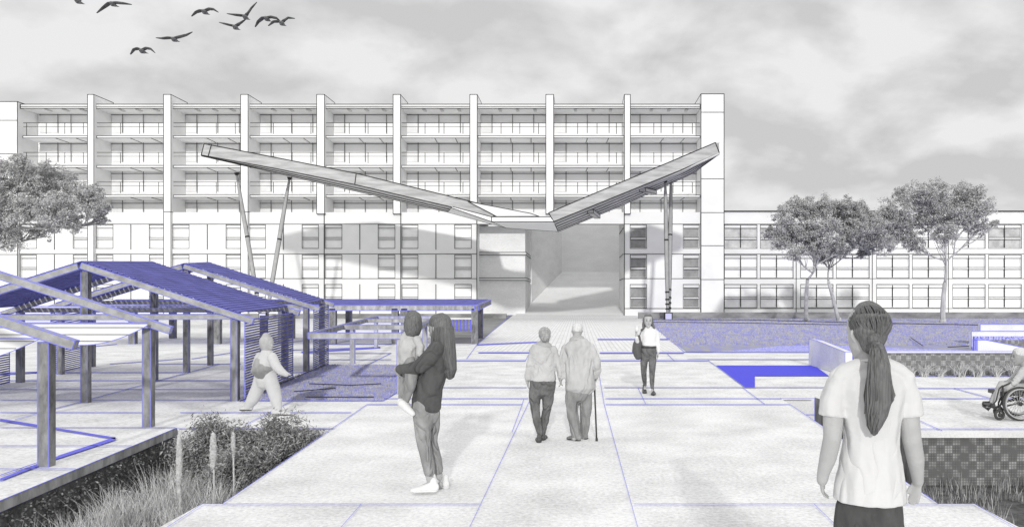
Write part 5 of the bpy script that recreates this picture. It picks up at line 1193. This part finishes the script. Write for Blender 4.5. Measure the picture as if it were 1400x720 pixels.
# ---- man in a wheelchair at the right edge
Yk = G(1390, 575).y
wc = empty('wheelchair', G(1393, 575), 'black framed wheelchair with large spoked wheels at the right edge', 'wheelchair'); kk = Yk/F
Jk = lambda px, py, dy=0.0: V((P(px, py, Yk).x+dy*.48, Yk+dy, P(px, py, Yk).z))
def wheel(c, r, name, spokes, tw=.016, rim=True):
    b = MB(); n = 40; N = []
    for i in range(n):
        a0, a1 = 2*math.pi*i/n, 2*math.pi*(i+1)/n
        N.append((a0, a1))
    def ring(b, R, t_, yo, m=0, seg=8):
        base = len(b.v)
        for i in range(n):
            a = 2*math.pi*i/n
            for j in range(seg):
                q = 2*math.pi*j/seg; rr = R+t_*math.cos(q); b.v.append((c.x+rr*math.cos(a), c.y+yo+t_*math.sin(q), c.z+rr*math.sin(a)))
        for i in range(n):
            for j in range(seg):
                i2, j2 = (i+1) % n, (j+1) % seg; b.f.append((base+i*seg+j, base+i2*seg+j, base+i2*seg+j2, base+i*seg+j2)); b.m.append(m); b.sm.append(True)
    ring(b, r-tw, tw, 0); w_ = b.build(name, [M['rubber']], wc)
    b = MB(); ring(b, r-2.4*tw, tw*.6, 0)
    if rim: ring(b, r-2.2*tw, tw*.45, -.04)
    b.build('rim', [M['chrome']], w_)
    b = MB()
    for i in range(spokes):
        a = 2*math.pi*i/spokes; rr = r-2.4*tw; b.line(c+V((.02*math.cos(a+.5), .02*(-1)**i, .02*math.sin(a+.5))), c+V((rr*math.cos(a), 0, rr*math.sin(a))), .005, 0)
    b.build('spokes', [M['chrome']], w_)
    b = MB(); b.loft([(c-V((0, .035, 0)), .03, .03), (c+V((0, .035, 0)), .03, .03)], (1, 0, 0), 0, 12, 0); b.build('hub', [M['frame_black']], w_)
R = 23.5*kk
for dy in (-.0, .52): wheel(Jk(1394, 551.5, dy), R, 'wheel', 28)
for dy in (.06, .46): wheel(Jk(1366.7, 567.3, dy), 7.6*kk, 'caster_wheel', 6, .02, False)
b = MB()
for dy in (.05, .47):
    b.tube([Jk(1371, 527, dy), Jk(1372, 545, dy), Jk(1367, 556, dy)], .014); b.tube([Jk(1371, 527, dy), Jk(1366, 532, dy), Jk(1362, 548, dy), Jk(1352, 560, dy)], .011); b.tube([Jk(1372, 540, dy), Jk(1416, 541, dy), Jk(1420, 500, dy), Jk(1427, 494, dy)], .013)
    b.tube([Jk(1372, 556, dy), Jk(1394, 551, dy), Jk(1412, 556, dy)], .012); b.tube([Jk(1366.7, 567, dy), Jk(1367, 556, dy)], .012); b.tube([Jk(1372, 528, dy), Jk(1385, 522, dy), Jk(1408, 522, dy), Jk(1412, 540, dy)], .012)
b.tube([Jk(1372, 550, .05), Jk(1410, 543, .47)], .01); b.tube([Jk(1372, 543, .47), Jk(1410, 552, .05)], .01)
b.build('frame', [M['frame_black']], wc)
b = MB(); b.box(Jk(1372, 0).x, Jk(1416, 0).x, Yk+.07, Yk+.45, Jk(0, 541).z, Jk(0, 536).z); b.build('seat', [M['leather']], wc)
b = MB(); b.box(Jk(1417, 0).x, Jk(1420, 0).x, Yk+.07, Yk+.45, Jk(0, 538).z, Jk(0, 502).z); b.build('backrest', [M['leather']], wc)
for dy in (.1, .32):
    b = MB(); b.hexa([Jk(1352, 563, dy), Jk(1343, 556.5, dy), Jk(1343, 556.5, dy+.13), Jk(1352, 563, dy+.13), Jk(1353, 561, dy), Jk(1344, 555, dy), Jk(1344, 555, dy+.13), Jk(1353, 561, dy+.13)]); b.build('footrest', [M['frame_black']], wc)
b = MB(); b.beam(Jk(1384, 521, .05), Jk(1406, 521, .05), .05, .03); b.build('armrest', [M['leather']], wc)
b = MB(); b.beam(Jk(1384, 521, .47), Jk(1406, 521, .47), .05, .03); b.build('armrest', [M['leather']], wc)
f = Fig(Yk+.26, 'person', 'white haired man in pale clothes seated in the wheelchair, half out of frame', Jk(1398, 536, .26)); J = lambda px, py, dy=0.0: Jk(px, py, .26+dy); f.J = J; f.k = kk
look = V((-1, .1, -.1)).normalized(); chin = J(1395, 499); hh = 22*kk
tor = [(1404, 500, 6, .06), (1405, 506, 10, .16), (1406, 518, 11, .17), (1405, 532, 12, .17)]
b = MB(); head(b, chin, hh, look); b.loft([(J(1404, 505), .06, .06), (J(1399, 495), .05, .05)], (1, 0, 0)); b.loft(f.secs(tor[1:], .85), (1, 0, 0))
A_ = [[(1402, 506, s*.17, .055), (1390, 520, s*.22, .047), (1378, 532, s*.18, .038), (1372, 537, s*.14, .028)] for s in (-1, 1)]; Lg = [[(1402, 533, s*.09, .085), (1385, 530, s*.1, .078), (1371, 529, s*.1, .062), (1364, 541, s*.1, .052), (1357, 552, s*.1, .036)] for s in (-1, 1)]
for c in A_+Lg: b.loft(f.chain(c, .85))
for s in (-1, 1): hand(b, J(1373, 536.5, s*.14), V((-.8, 0, -.6)), (0, 0, -1), .12, .6, thumb=s); b.loft([(J(1357, 556, s*.1), .03, .03), (J(1349, 558, s*.1), .03, .02)])
solid(b, 'body', M['skin'], f.root, .010, 3)
b = MB(); b.loft(f.secs(tor), (1, 0, 0)); 
for c in A_: b.loft(f.chain(c[:3]+[(1375, 534, c[3][2], .036)], 1.12))
solid(b, 'jumper', M['knit_pale'], f.root, .012, 4, .02, .14)
b = MB(); b.loft(f.secs([(1404, 528, 12, .16), (1404, 536, 12, .16)]), (1, 0, 0))
for c in Lg: b.loft(f.chain(c, 1.08))
solid(b, 'trousers', M['jacket'], f.root, .012, 4, .02, .14)
for s in (-1, 1):
    h, t = J(1359, 560, s*.1), J(1345, 555, s*.1); f.shoe(h, t, .045, .06, M['shoe_dark'])
b = MB(); hair_cap(b, chin, hh, look, .5, 1.08, .04, low_back=.3); solid(b, 'hair', M['hair_white'], f.root, .008, 3, .01, .05); face_parts(f.root, chin, hh, look)
